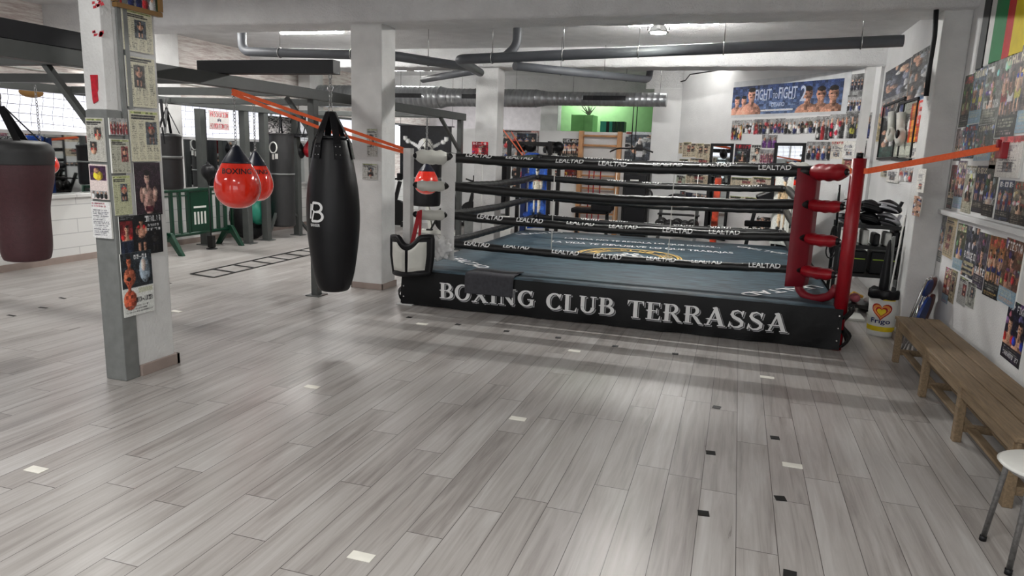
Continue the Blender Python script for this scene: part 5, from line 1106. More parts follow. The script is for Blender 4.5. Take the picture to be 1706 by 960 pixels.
# framed mirrors on the diagonal wall
def fmirror(x0, y0, x1, y1, label):
    p, n, u = PLANES['D']; a3, b3 = hit(p, n, x0, y0), hit(p, n, x1, y0); u = V(u); w = (b3-a3).dot(u); n = V(n); h = a3.z-hit(p, n, x0, y1).z
    t = thing('framed_mirror', label, 'mirror', tuple(a3+u*w/2+V((0, 0, -h))), 'tall framed mirrors')
    f0 = a3+n*.012
    mb = MB().add([tuple(f0+u*.04-V((0, 0, .04))), tuple(f0+u*(w-.04)-V((0, 0, .04))), tuple(f0+u*(w-.04)-V((0, 0, h-.04))), tuple(f0+u*.04-V((0, 0, h-.04)))], [(0, 3, 2, 1)])
    mb.build('glass', mirror_m, parent=t)
    fb = MB()
    for p_, q_ in ((f0+u*0-V((0, 0, .025)), f0+u*w-V((0, 0, .025))), (f0-V((0, 0, h-.025)), f0+u*w-V((0, 0, h-.025)))): fb.bar(p_, q_, .03, .05, up=(0, 0, 1))
    for k in (.025, w-.025): fb.bar(f0+u*k, f0+u*k-V((0, 0, h)), .05, .03, up=n)
    fb.build('frame', black_paint, parent=t)
fmirror(1186, 239, 1223, 398, 'tall black framed mirror in the clippings of the diagonal wall'); fmirror(1293, 238, 1344, 340, 'wider black framed mirror behind the white padded ring corner')
# glove wall (right wall beyond the column)
R_ = 'R'
gcol = 'pictures on the far right wall'
pin(R_, 1478, 121, 1508, 186, lambda a: (strip(a, (.2, .22, .28), (.5, .52, .6)), crowd(a, 0, .6, 1, 1, 5, 2)), 'large grey blue fight poster, left of three on the far right wall', 'poster', 'poster', gcol)
pin(R_, 1509, 101, 1521, 176, lambda a: (strip(a, (.14, .08, .06), (.6, .35, .2))), 'dark brown and orange poster, middle of three on the far right wall', 'poster', 'poster', gcol)
pin(R_, 1522, 92, 1549, 168, lambda a: (strip(a, (.4, .4, .4), (.6, .62, .66)), word(a, 'EDUCABOXING', .08, .01, .95, .07, (.1, .1, .1)), rect(a, 0, .85, 1, .93, (.3, .45, .65))), 'grey poster with black heading, right of three on the far right wall', 'poster', 'poster', gcol)
pin(R_, 1466, 190, 1476, 234, lambda a: news(a, photos=1, cream=(.75, .65, .38)), 'narrow yellow clipping at the left of the hanging gloves', 'poster', 'poster', gcol)
pin(R_, 1475, 180, 1497, 262, lambda a: (strip(a, (.12, .14, .15), (.3, .32, .33)), rect(a, 0, .8, 1, 1, (.12, .28, .25))), 'dark framed picture behind the left hanging glove', 'picture', 'framed_picture', gcol, frame=black_paint)
pin(R_, 1501, 176, 1519, 262, lambda a: (rect(a, 0, 0, 1, 1, (.62, .64, .58)), crowd(a, .1, .2, .9, .5, 2, 1), rect(a, .1, .8, .9, .95, (.8, .82, .75))), 'light framed picture behind the right hanging glove', 'picture', 'framed_picture', gcol, frame=black_paint)
pin(R_, 1522, 173, 1533, 236, lambda a: [rect(a, k/6, 0, (k+1)/6, 1, (.95, .6, .1) if k % 2 else (.85, .2, .1)) for k in range(6)], 'orange and yellow striped pennant right of the gloves', 'pennant', 'pennant', gcol)
pin(R_, 1534, 168, 1541, 208, lambda a: (rect(a, 0, 0, 1, 1, (.85, .15, .1)), word(a, 'TERRASSA', .1, .1, .9, .9, (.9, .8, .8))), 'narrow red pennant with pale letters', 'pennant', 'pennant', gcol)
for i, (x0, y0, x1, y1) in enumerate(((1541, 178, 1548, 210), (1526, 212, 1536, 235), (1537, 211, 1546, 248), (1513, 240, 1530, 264), (1531, 250, 1541, 272), (1470, 282, 1480, 296), (1481, 280, 1497, 306), (1499, 279, 1520, 305))):
    pin(R_, x0, y0, x1, y1, [lambda a: certificate(a), lambda a: crowd(a, 0, 0, 1, 1, 3, 2), nw(photos=2)][i % 3], f'small sheet on the far right wall, {O_[i]} of those around the gloves', 'photo', 'photo', gcol)
pin('P2', 1532, 281, 1539, 322, lambda a: certificate(a), 'white sheet on the side of the right column', 'notice', 'notice')
pin('P2', 1525, 326, 1533, 362, lambda a: (strip(a, (.7, .5, .4), (.3, .4, .7))), 'small colour photo on the side of the right column', 'photo', 'photo')
# right wall collage under film: rows of posters
film = print_mat('print_under_film', .4, .35)
WG = 'posters on the near right wall'
wall = [  # Y range from the column towards the camera, z range
 (7.60, 7.33, 2.56, 2.10, (.3, .32, .2), 'JOB', 'narrow yellow headed'), (7.32, 6.98, 2.585, 2.12, (.32, .38, .46), 'ROUND', 'slate blue'), (6.97, 6.55, 2.60, 2.10, (.42, .42, .4), 'NIT DE BOXA', 'grey faced'), (6.54, 6.12, 2.63, 1.98, (.38, .3, .3), 'GALA', 'brown toned tall'), (6.11, 5.65, 2.65, 2.0, (.36, .3, .3), 'VELADA', 'plum toned tall'), (5.64, 5.2, 2.65, 1.98, (.3, .28, .33), 'TITULO', 'dusky tall'),
 (7.60, 7.36, 2.09, 1.80, (.5, .42, .42), 'VS', 'pinkish'), (7.35, 6.99, 2.11, 1.82, (.25, .3, .45), 'K1', 'blue banded'), (6.98, 6.56, 2.09, 1.80, (.3, .3, .32), 'COMBATE', 'charcoal'), (6.55, 6.32, 1.97, 1.74, (.5, .42, .36), 'LIGA', 'tan'),
 (7.60, 7.42, 1.76, 1.36, (.42, .1, .1), 'FIRE', 'deep red'), (7.40, 7.14, 1.80, 1.38, (.4, .33, .42), 'GYM', 'mauve'), (7.12, 6.84, 1.76, 1.36, (.62, .6, .5), 'BOXEO', 'cream headed'), (6.83, 6.56, 1.76, 1.38, (.14, .15, .25), 'BOX', 'navy with ring'), (6.55, 6.28, 1.77, 1.37, (.25, .27, .25), 'SPARRING', 'olive'), (6.27, 5.95, 1.66, 1.36, (.2, .25, .4), 'BOB', 'blue glove'), (5.94, 5.64, 1.66, 1.36, (.45, .42, .36), 'CLUB', 'sand'), (5.63, 5.3, 1.70, 1.36, (.3, .22, .22), 'RING', 'russet'),
 (7.62, 7.48, 1.29, .85, (.35, .36, .36), 'CIRC', 'narrow torn grey'), (7.46, 7.14, 1.29, .93, (.72, .62, .46), 'DIARI', 'yellowed double'), (7.13, 6.86, 1.26, .86, (.28, .3, .2), 'BOXEO', 'dark green'), (6.85, 6.52, 1.26, .84, (.2, .22, .3), 'TOP', 'slate with large white word'), (6.51, 6.25, 1.24, .80, (.3, .26, .32), 'HATE', 'busy dark'), (6.24, 5.9, 1.24, .78, (.62, .36, .14), 'PASION', 'orange'), (5.89, 5.55, 1.26, .80, (.5, .3, .2), 'FIESTA', 'amber'),
 (7.30, 7.10, .84, .52, (.6, .3, .3), 'LIVE', 'red and white'), (7.09, 6.92, .85, .56, (.62, .55, .42), 'NOTA', 'kraft paper'), (6.84, 6.6, .83, .6, (.7, .7, .68), 'SOM', 'torn pale'), (6.59, 6.38, .82, .62, (.6, .6, .56), 'BARRI', 'curling grey')]
rows = ['top', 'top', 'top', 'top', 'top', 'top']+['second']*4+['third']*8+['fourth']*7+['lowest']*4
for i, (y0, y1, z1, z0, c, ttl, look) in enumerate(wall):
    kind = i % 4; a = cv(52, max(20, int(52*(z1-z0)/(y0-y1))), (.5, .5, .5))
    br = tuple(min(1, v*2.1) for v in c)
    if ttl in ('DIARI',): news(a, photos=3, cream=(.78, .68, .5))
    elif ttl in ('NOTA', 'SOM', 'BARRI'): news(a, photos=1, cream=c)
    elif ttl == 'TOP': strip(a, c, (.4, .4, .42)); boxer(a, .5, .05, .45, full=False, skin=(.35, .35, .4), glove=(.8, .8, .85)); word(a, 'BOXEO', .06, .5, .94, .64, (.95, .95, .95)); rect(a, .1, .7, .9, .75, (.75, .7, .5)); rect(a, .1, .8, .9, .85, (.75, .7, .5)); rect(a, .1, .9, .9, .94, (.7, .65, .5))
    else:
        fight(a, bg=c, acc=br, title=ttl, n=1+kind % 2+(kind == 3), full=kind in (1, 3), tcol=rnd.choice([(.95, .95, .95), (.9, .8, .2), (.85, .2, .15), (.9, .85, .7)]), top=kind != 2, foot=rnd.choice([(.1, .1, .12), (.55, .7, .8), c, (.12, .1, .1)]))
    LAY[0] += 1; off = .002*(LAY[0] % 5)+.002
    picture('poster', f'{look} poster in the {rows[i]} row of the near right wall', 'poster', a, (1.9, y0, z1), (0, -1, 0), y0-y1, z1-z0, (-1, 0, 0), off, WG, film, tilt=rnd.uniform(-.02, .02))
a = cv(60, 44, (.9, .9, .88)); certificate(a, 'BOXEO'); lines(a, .1, .5, .9, .9, (.3, .3, .35), 6); rect(a, 0, 0, 1, .14, (.85, .12, .15))
picture('notice', 'white price notice with red top band, by the strap bracket', 'notice', a, (1.9, 6.38, 1.98), (0, -1, 0), .5, .30, (-1, 0, 0), .013, WG, film)
a0, a1 = onX(1.9, 1684, 497), onX(1.9, 1684, 604); a = cv(46, 66, (.1, .1, .1)); fight(a, bg=(.08, .1, .2), acc=(.5, .3, .35), title='TOP FIGHT', n=2, foot=(.06, .08, .18)); word(a, 'SABADO 27', .1, .86, .9, .94, (.9, .9, .9))
picture('poster', 'single blue black fight poster hanging below the others near the right edge', 'poster', a, (1.9, a0.y, a0.z), (0, -1, 0), .36, a0.z-a1.z, (-1, 0, 0), .004, WG, None, tilt=-.02)
# striped flag at the top of the right wall
fm = [mat('flag_white', (.85, .85, .84), .7), mat('flag_green', (.12, .5, .28), .7), mat('flag_red', (.8, .15, .17), .7), mat('flag_yellow', (.93, .83, .1), .7)]
yb = [7.12, 6.98, 6.68, 6.50, 6.1]; mb = MB()
for i in range(4):
    y0, y1 = yb[i], yb[i+1]; mb.mat(i); f_ = lambda u, v, y0=y0, y1=y1: (1.888-.006*math.sin((y0+(y1-y0)*u)*14), y0+(y1-y0)*u-.0*v, 3.45-(.86-.04*0)*v)
    mb.sheet(f_, 6, 10); g_ = lambda u, v, f_=f_: (lambda p: (p[0]+.004, p[1], p[2]))(f_(1-u, v)); mb.sheet(g_, 6, 10)
tag(mb.build('striped_flag', fm), 'green, red and yellow striped flag at the top of the right wall', 'flag')
# gloves hung on the far right wall
for i, (px, py, sc_, lab) in enumerate(((1484, 224, .62, 'left white boxing glove hanging on the far right wall'), (1500, 228, .72, 'right white boxing glove with black palm on the far right wall'))):
    q = onX(1.82, px, py); t = thing('boxing_glove', lab, 'boxing glove', tuple(q-V((0, 0, .18))), 'white boxing gloves on the wall')
    mb = MB(); mb.ball(tuple(q), .12*sc_, 16, (.75, .85, 1.25)); mb.v = [tuple(V(p)+V((0, .03, 0))*max(0, (p[2]-q.z)*4)) for p in mb.v]; mb.build('fist', offwhite_vinyl, parent=t)
    MB().tube([q+V((0, .06, .1))*sc_, q+V((0, .12, .28))], [.065*sc_, .075*sc_], 16).build('cuff', offwhite_vinyl, parent=t)
    MB().ball(tuple(q+V((-.06, -.06, .04))*sc_), .05*sc_, 10, (.7, .8, 1.5)).build('thumb', offwhite_vinyl if i == 0 else black_vinyl, parent=t)
    MB().tube([q+V((0, .12, .28))*sc_, V((1.89, q.y+.14, q.z+.42))], .006, 6).build('lace', paper_white, parent=t)
# ================================================================== RIGHT SIDE: bench, stool, folding chair, bucket, rack
def leg_frame(): pass
bx0, bx1 = 1.47, 1.83; bz = .40
bn = thing('wooden_bench', 'long slatted wooden bench along the right wall', 'bench', ((bx0+bx1)/2, 5.45, 0))
for i, (a, b_) in enumerate(((bx0, 1.583), (1.59, 1.70), (1.712, bx1))): MB().box((a, 4.0, bz-.028), (b_, 6.98, bz)).build('seat_slat', wood, parent=bn, bevel=.006)
for y in (4.06, 4.97, 5.88, 6.86):
    for x in (bx0+.028, bx1-.028): MB().bar((x, y, 0), (x, y, bz-.028), .05, .058, up=(0, 1, 0)).build('leg', wood, parent=bn, bevel=.005)
    MB().box((bx0+.05, y-.015, bz-.1), (bx1-.05, y+.015, bz-.03)).build('cross_rail', wood, parent=bn, bevel=.004)
    MB().box((bx0+.05, y-.015, .07), (bx1-.05, y+.015, .12)).build('cross_rail', wood, parent=bn, bevel=.004)
MB().box((bx0+.012, 4.0, bz-.1), (bx0+.032, 6.98, bz-.028)).build('apron_rail', wood, parent=bn, bevel=.004)
for x in (bx0+.10, bx1-.12): MB().box((x-.03, 4.05, .085), (x+.03, 6.9, .105)).build('shoe_rail', wood, parent=bn, bevel=.004)
# white seated stool at the lower right
sx, sy = 1.43, 3.48; zs = .44
so = thing('stool', 'white seated stool with worn metal legs at the lower right corner', 'stool', (sx, sy, 0))
MB().lathe([(0, zs), (.15, zs), (.19, zs+.006), (.2, zs+.016), (.185, zs+.024), (0, zs+.02)], (sx, sy, 0), 40).build('seat', mat('white_seat', (.88, .88, .86), .35, var=.03), parent=so)
MB().tube([(sx+.15*math.cos(t), sy+.15*math.sin(t), zs-.012) for t in np.linspace(0, 2*PI, 25)[:-1]], .01, 8, closed=True).build('seat_ring', chrome, parent=so)
for k, a in enumerate((2.45, 3.95, 5.5, .8)):
    o = V((math.cos(a), math.sin(a), 0)); p = V((sx, sy, 0)); lg = MB().tube(rounded([p+o*.1+V((0, 0, zs-.012)), p+o*.165+V((0, 0, zs-.02)), p+o*.21+V((0, 0, 0.01))], .03), .0125, 12); l_ = lg.build('leg', chain_metal, parent=so)
    MB().tube([p+o*.2105, p+o*.209+V((0, 0, .025))], .0155, 10).build('rubber_foot', black_vinyl, parent=l_)
# folded blue chairs behind the bench end
def folded(cx, cy, lean, col, label):
    t = thing('folding_chair', label, 'chair', (cx, cy, 0), 'folded chairs behind the bench'); up = V((lean, 0, 1)).normalized(); w = V((0.42, .9, 0)).normalized(); w = (w-up*w.dot(up)).normalized(); d = up.cross(w)
    if d.y > 0: d = -d
   
    B0 = V((cx, cy, 0)); mb = MB()
    for s in (-1, 1): mb.tube(rounded([B0+w*.17*s, B0+w*.17*s+up*.62, B0+w*.12*s+up*.74], .06), .011, 8)
    mb.tube([B0+w*-.12+up*.74, B0+w*.12+up*.74], .011, 8)
    for s in (-1, 1): mb.tube([B0+d*.10+w*.13*s, B0+d*.02+w*.13*s+up*.5], .011, 8)
    mb.build('tube_frame', chrome, parent=t)
    def pad(c, a, b, m, n=24):
        q = MB(); vs = [c+w*a*math.cos(2*PI*i/n)+up*b*math.sin(2*PI*i/n) for i in range(n)]
        q.add([tuple(v-d*.012) for v in vs]+[tuple(v+d*.012) for v in vs], [tuple(range(n)), tuple(range(2*n-1, n-1, -1))]+[(i, n+i, n+(i+1) % n, (i+1) % n) for i in range(n)]); return q
    pad(B0+up*.42+d*.05, .155, .17, col).build('seat', col, parent=t, bevel=.004); pad(B0+up*.66+d*.01, .14, .085, col).build('backrest', col, parent=t, bevel=.004)
navy = mat('blue_chair_vinyl', (.13, .25, .52), .4, var=.06); brownred = mat('brown_red_vinyl', (.4, .17, .15), .5)
folded(1.60, 7.20, .22, navy, 'folded chair with blue round seat leaning behind the wooden bench'); folded(1.68, 7.36, .2, brownred, 'folded chair with brown red seat behind the blue one')
# bucket of the ice cream brand with printed heart
qx, qy = 1.555, 7.93; rb = .145
bk = thing('litter_bin', 'white and yellow printed bin with black liner beside the right column', 'bin', (qx, qy, 0))
bprof = [(0, 0), (.125, 0), (.13, .02), (.14, .3), (.15, .46), (.152, .47)]
BS = 1.0
MB().lathe([(r, z) for r, z in bprof]+[(.142, .47), (.12, .03), (0, .03)], (qx, qy, 0), 36).build('drum', paper_white, parent=bk)
bfn = prof_fn(bprof); yel = mat('yellow_print', (.93, .82, .12), .5); redp = mat('heart_red', (.72, .12, .1), .5); navyp = mat('navy_print', (.08, .12, .38), .5); orp = mat('heart_orange', (.95, .6, .3), .5)
a0 = math.atan2(-qy, -qx)-.1
def onb(u, z, e=.003): a = a0+u/rb; r = bfn(z)+e; return (qx+r*math.cos(a), qy+r*math.sin(a), z)
MB().sheet(lambda u, v: onb(-.42+.84*u, .06+.05*v, .002), 50, 1).build('yellow_band', yel, parent=bk); MB().sheet(lambda u, v: onb(.0+.12*u, .385+.05*v, .002), 8, 1).build('yellow_patch', yel, parent=bk)
def heart(s, m_, e, dy=0):
    q = MB(); pts = []
    for i in range(40): t = 2*PI*i/40; pts.append((s*.16*16*math.sin(t)**3/16, s*.16*(13*math.cos(t)-5*math.cos(2*t)-2*math.cos(3*t)-math.cos(4*t))/16))
    q.add([onb(x, .275+dy+y, e) for x, y in pts]+[onb(0, .275+dy, e)], [(i, (i+1) % 40, 40) for i in range(40)]); q.build('printed_heart', m_, parent=bk)
heart(.62, redp, .003); heart(.52, orp, .004); heart(.36, redp, .005, -.004); heart(.27, yel, .006, -.008)
mb = MB(); put_text(mb, 'Frigo', lambda u, v: onb(-.1+u, .145+v, .003), width=.2, height=.05, cuts=2); mb.build('lettering', navyp, parent=bk)
lm = MB(); lm.lathe([(.158+.004*math.sin(i), z) for i, z in enumerate((.40, .43, .46, .475, .485))]+[(.14, .49), (.13, .40), (0, .39)], (qx, qy, 0), 36); lm.v = [(p[0]+.004*math.sin(p[1]*90+p[2]*60), p[1], p[2]+.008*math.sin(p[0]*70)) for p in lm.v]; lm.build('black_liner', black_vinyl, parent=bk)
# pair of grey crutch-like poles and a white stick in the bin
for i, (pts, r_, m_, lab) in enumerate((([(qx-.05, qy-.02, .05), (qx-.01, qy+.02, .7), (qx+.0, qy+.03, 1.02)], .013, steel_gray, 'left grey pole standing in the printed bin'), ([(qx+.05, qy+.0, .05), (qx+.02, qy+.02, .7), (qx+.012, qy+.03, 1.03)], .013, steel_gray, 'right grey pole standing in the printed bin'), ([(qx+.0, qy-.08, .06), (qx+.07, qy-.04, 1.25)], .008, paper_white, 'thin white stick standing in the printed bin'))):
    tag(MB().tube(pts, r_, 8).build('pole', m_), lab, 'pole')
tag(MB().lathe([(.03, 0), (.05, .1), (.045, .3), (.02, .62), (.012, .66), (0, .66)], (qx-.02, qy+.03, .33), 14).build('umbrella', black_vinyl), 'folded black umbrella standing between the grey poles', 'umbrella')
# black storage rack with its contents
rk = thing('storage_rack', 'black metal shelf rack behind the red ring post', 'shelf rack', (1.55, 9.2, 0)); X0, X1, Y0, Y1 = 1.18, 1.87, 8.95, 9.35
for x in (X0, X1):
    for y in (Y0, Y1): MB().box((x-.018, y-.018, 0), (x+.018, y+.018, 1.06)).build('post', black_metal, parent=rk)
SZ = (.10, .47, .80, 1.04)
for z in SZ: MB().box((X0, Y0, z-.015), (X1, Y1, z+.006)).box((X0, Y0-.01, z-.03), (X1, Y0+.012, z+.01)).build('shelf', black_metal, parent=rk)
# shoe-like helmets (mitts) on the top shelf
silver = mat('silver_vinyl', (.72, .72, .74), .3, metal=.3, var=.1)
def mitt(x, y, z, rz, label, m1, m2, g='protective gear on the rack'):
    t = thing('focus_mitt', label, 'focus mitt', (x, y, z), g); q = MB(); q.ball((x, y, z+.075), .1, 14, (1.4, 1., .75)); q.v = [(p[0], p[1], p[2]-.35*max(0, p[0]-x)*1.) for p in q.v]; q.build('body', m1, parent=t)
    for j, (z0_, r0_) in enumerate(((.10, .012), (.055, .016))):
        q = MB(); q.tube([(x+.13*math.sin(k)-.02, y-.1*math.cos(k)*.98, z+z0_-.02*k*k-.03*math.sin(k)) for k in np.linspace(-1.05, 1.0, 12)], [r0_*(.4+.6*math.sin(PI*(i+.5)/12)) for i in range(12)], 8); q.build('swoosh_pad', m2, parent=t)
    q = MB(); q.ball((x-.06, y-.075, z+.085), .035, 8, (1.2, .6, .9)); q.build('thumb_pad', m2, parent=t)
    q = MB(); q.bar((x+.1, y, z+.05), (x+.13, y, z+.13), .05, .03); q.build('cuff', m1, parent=t); t.rotation_euler.z = 0
    return t
z = SZ[3]+.006
for x, dz_, a_, b_, lab in ((1.30, 0, silver, black_vinyl, 'silver mitt at the left of the rack top'), (1.32, .15, black_vinyl, silver, 'black mitt with silver lines stacked upper left on the rack'), (1.70, .0, silver, black_vinyl, 'silver mitt at the right of the rack top'), (1.70, .15, black_vinyl, silver, 'black mitt with silver lines stacked upper right on the rack'), (1.51, .0, black_vinyl, black_vinyl, 'plain black mitt in the middle of the rack top'), (1.51, .14, black_vinyl, black_vinyl, 'plain black mitt stacked in the middle of the rack')):
    mitt(x, 9.12, z+dz_, 0, lab, a_, b_)
lime = mat('lime_stripe', (.6, .72, .2), .5)
for x0, x1, lab in ((1.22, 1.52, 'left'), (1.56, 1.85, 'right')):
    t = thing('equipment_crate', f'{lab} black crate with thin lime stripe on the middle shelf', 'crate', ((x0+x1)/2, 9.15, SZ[1]+.006), 'crates on the rack'); MB().box((x0, 9.0, SZ[1]+.006), (x1, 9.3, SZ[1]+.27)).build('body', black_vinyl, parent=t, bevel=.015)
    MB().box((x0+.02, 8.993, SZ[1]+.17), (x1-.02, 9.0, SZ[1]+.183)).build('lime_stripe', lime, parent=t)
for i, (x, c, lab) in enumerate(((1.27, paper_white, 'white'), (1.36, black_vinyl, 'black'), (1.48, paper_white, 'pale'), (1.6, black_vinyl, 'dark'), (1.72, paper_white, 'grey white'), (1.8, black_vinyl, 'slim black'))):
    tag(MB().box((x-.035, 9.02, SZ[2]+.007), (x+.035, 9.28, SZ[2]+.15+.02*(i % 3))).build('shin_guard', c, bevel=.02), f'{lab} shin guard standing on the upper shelf, {O_[i]} from the left', 'shin guard', 'guards on the upper shelf')
for i, (x, c, s_, lab) in enumerate(((1.3, paper_white, (1.5, 1, .6), 'white folded hand wrap roll on the low shelf'), (1.46, mat('pink_vinyl', (.85, .45, .5), .5), (.9, 1, .8), 'pink mouth of a glove on the low shelf'), (1.66, paper_white, (1.5, 1, .6), 'white towel roll right on the low shelf'), (1.28, black_vinyl, (1, 1, 1.), 'black ball shaped pad behind the white roll'))):
    tag(MB().ball((x, 9.1+.12*(i == 3), SZ[0]+.006+.07*s_[2]+.0), .07, 12, s_).build('glove_bundle', c), lab, 'gear')
# trainers on the floor by the rack
def shoe(x, y, rz, col, sole, label):
    t = thing('trainer_shoe', label, 'shoe', (x, y, 0), 'trainers on the floor'); R = Matrix.Rotation(rz, 3, 'Z'); mb = MB()
    L_ = .29; st = [(0, .03, .05), (.04, .038, .075), (.1, .038, .1), (.15, .036, .085), (.2, .045, .06), (.26, .045, .045), (.29, .02, .03)]
    vs = []; n = 12
    for s, w, h in st:
        for j in range(n): a = 2*PI*j/n; vs.append(V((s-.14, w*math.cos(a), .02+max(0, h*(.5+.5*math.sin(a))))))
    mb.add([tuple(V((x, y, 0))+R @ v) for v in vs], [(i*n+j, i*n+(j+1) % n, (i+1)*n+(j+1) % n, (i+1)*n+j) for i in range(len(st)-1) for j in range(n)]+[tuple(range(n))[::-1], tuple(range((len(st)-1)*n, len(st)*n))], True); mb.build('upper', col, parent=t)
    mb = MB(); poly = [(-.14, -.03), (-.05, -.036), (.05, -.042), (.13, -.035), (.155, 0), (.13, .035), (.05, .042), (-.05, .036), (-.14, .03), (-.155, 0)]; mb.prism(poly, 0, .025, lambda a, b, c: tuple(V((x, y, 0))+R @ V((a, b, c)))); mb.build('sole', sole, parent=t)
    mb = MB()
    for k in range(4): s = -.02+k*.035; mb.bar(V((x, y, .1-.012*k))+R @ V((s, -.025, 0)), V((x, y, .1-.012*k))+R @ V((s+.01, .025, 0)), .006)
    mb.build('laces', mat('lace_tan', (.85, .7, .5), .7), parent=t)
gold = mat('gold_mesh', (.85, .62, .12), .5, var=.1)
p = onZ(0, 1445, 514); shoe(p.x, p.y-.05, 2.2, offwhite_vinyl, paper_white, 'white trainer with tan laces under the rack'); p = onZ(0, 1424, 500); shoe(p.x, p.y, .9, gold, paper_white, 'yellow trainer behind the red ring post')
shoe(1.62, 8.72, 1.7, offwhite_vinyl, paper_white, 'white trainer just behind the printed bin'); 
tag(MB().box((1.14, 8.5, .001), (1.5, 8.85, .03)).build('wooden_plinth', paper_white, bevel=.004), 'white board under the trainers by the rack', 'board')
# things hanging behind the red post: black rope, pad
m = MB()
for i in range(5):
    y = 8.2+i*.03; m.tube([V((1.0+.02*math.sin(k*.8+i), 8.95, 1.35-k*.075)) for k in range(12)], .008, 6)
q = onY(8.6, 1388, 400); m = MB(); m.tube([q+V((.03*math.cos(k), .0, .16*math.sin(k))) for k in np.linspace(0, 2*PI, 21)[:-1]], .012, 6, closed=True); m.tube([q+V((.02, .01, .12)), q+V((.0, .02, .62))], .014, 6); m.tube([q+V((.05*math.cos(k)-.01, .01, -.12+.09*math.sin(k))) for k in np.linspace(0, 2*PI, 17)[:-1]], .008, 6, closed=True)
tag(m.build('skipping_rope', black_vinyl), 'black coiled skipping rope hanging left of the red ring post', 'rope')
q = onX(1.55, 1398, 330); tag(MB().box(q-V((.04, .04, .05)), q+V((.05, .05, .06))).build('yellow_box', mat('yellow_plastic', (.9, .82, .15), .5), bevel=.01), 'small yellow box left of the red ring post', 'box')
# ================================================================== BACK OF THE ROOM
def wall_bars(x0px, x1px, ytop, label, Y=15.05):
    a, b = onY(Y, x0px, ytop), onY(Y, x1px, ytop+4); t = thing('wall_bars', label, 'wall bars', ((a.x+b.x)/2, Y, 0)); zt = a.z
    for x in (a.x, b.x): MB().box((x-.045, Y-.05, 0), (x+.045, Y+.1, zt)).build('upright', wood_light, parent=t, bevel=.006)
    for z in (zt-.1, zt-.3): MB().tube([(a.x, Y, z), (b.x, Y, z)], .024, 10).build('rung', wood_light, parent=t)
    z = 1.42
    while z > .15: MB().tube([(a.x, Y, z), (b.x, Y, z)], .02, 10).build('rung', wood_light, parent=t); z -= .135
    return t
wall_bars(969, 1033, 218, 'wooden wall bars on the back partition')
m = MB(); Y = 14.9
for px in (982, 990, 1001): a = onY(Y, px, 285); m.box((a.x-.012, Y-.012, .3), (a.x+.012, Y, 1.45))
tag(m.build('red_bands', red_vinyl), 'red elastic bands tied over the wall bars', 'bands')
# lat pulldown tower
a, b = onY(14.2, 1040, 282), onY(14.2, 1084, 282); lp_ = thing('pulldown_machine', 'black cable tower with angled pulldown bar before the black and white poster', 'gym machine', ((a.x+b.x)/2, 14.3, 0))
MB().box((a.x, 14.15, 0), (b.x, 14.5, a.z)).build('weight_tower', black_metal, parent=lp_, bevel=.02)
MB().box((a.x+.05, 14.1, .35), (b.x-.05, 14.16, a.z-.1)).build('shroud', black_vinyl, parent=lp_, bevel=.01)
MB().box(onY(14.09, 1050, 299), onY(14.095, 1064, 302)).build('label_plate', paper_white, parent=lp_)
l0, l1, l2, l3 = onY(13.8, 1016, 253), onY(13.8, 1029, 247), onY(13.8, 1074, 248), onY(13.8, 1088, 254)
MB().tube(rounded([l0, l1, l2, l3], .06), .016, 10).build('pulldown_bar', black_metal, parent=lp_)
c = l1.lerp(l2, .5); MB().tube([c, (c.x, 13.8, 2.9), (c.x, 14.3, 2.9), (c.x, 14.3, a.z)], .01, 6).build('cable', black_metal, parent=lp_)
hb = onY(14.1, 1088, 325); MB().tube(arc(hb-V((.12, 0, 0)), .1, PI/2, -PI/2, 10, (1, 0, 0), (0, 0, 1)), .02, 8).build('side_handle', black_metal, parent=lp_)
# flat black bench by the wall bars
a = onY(13.6, 985, 352); be = thing('exercise_bench', 'low black padded exercise bench before the wall bars', 'exercise bench', (a.x, 13.6, 0))
MB().box((a.x-.38, 13.45, a.z-.04), (a.x+.35, 13.9, a.z+.06)).build('pad', black_vinyl, parent=be, bevel=.03); MB().box((a.x+.02, 13.4, a.z+.02), (a.x+.42, 13.8, a.z+.18)).build('head_pad', black_vinyl, parent=be, bevel=.03)
for dx in (-.3, .3): MB().bar((a.x+dx, 13.7, 0), (a.x+dx, 13.7, a.z-.04), .06).build('leg', black_metal, parent=be)
# perforated training rack left of the wall bars
tr = thing('power_rack', 'black perforated steel rack beyond the blue ring corner', 'power rack', (onY(13.9, 885, 300).x, 13.9, 0))
for px, Y in ((847, 13.6), (863, 14.4), (915, 13.6), (930, 14.4)):
    x = onY(Y, px, 300).x; MB().box((x-.035, Y-.035, 0), (x+.035, Y+.035, onY(Y, px, 236).z)).build('upright', black_metal, parent=tr)
for Y, pa, pb_, py in ((13.6, 847, 915, 238), (14.4, 863, 930, 240)): p, q = onY(Y, pa, py), onY(Y, pb_, py); MB().bar(p, V((q.x, q.y, p.z)), .07).build('cross_bar', black_metal, parent=tr)
for pa, pb_ in ((847, 863), (915, 930)): p, q = onY(13.6, pa, 238), onY(14.4, pb_, 240); MB().bar(p, V((q.x, q.y, p.z)), .06).build('cross_bar', black_metal, parent=tr)
for i in range(6): px = 912+i*4; 
for i, px in enumerate((868, 884, 918, 930)):
    q = onY(14.0, px, 245); tag(MB().ball(tuple(q), .12, 10, (1, .7, .9)).build('hanging_glove', black_vinyl), f'black glove hung on the training rack, {O_[i]} from the left', 'boxing glove', 'gloves on the training rack')
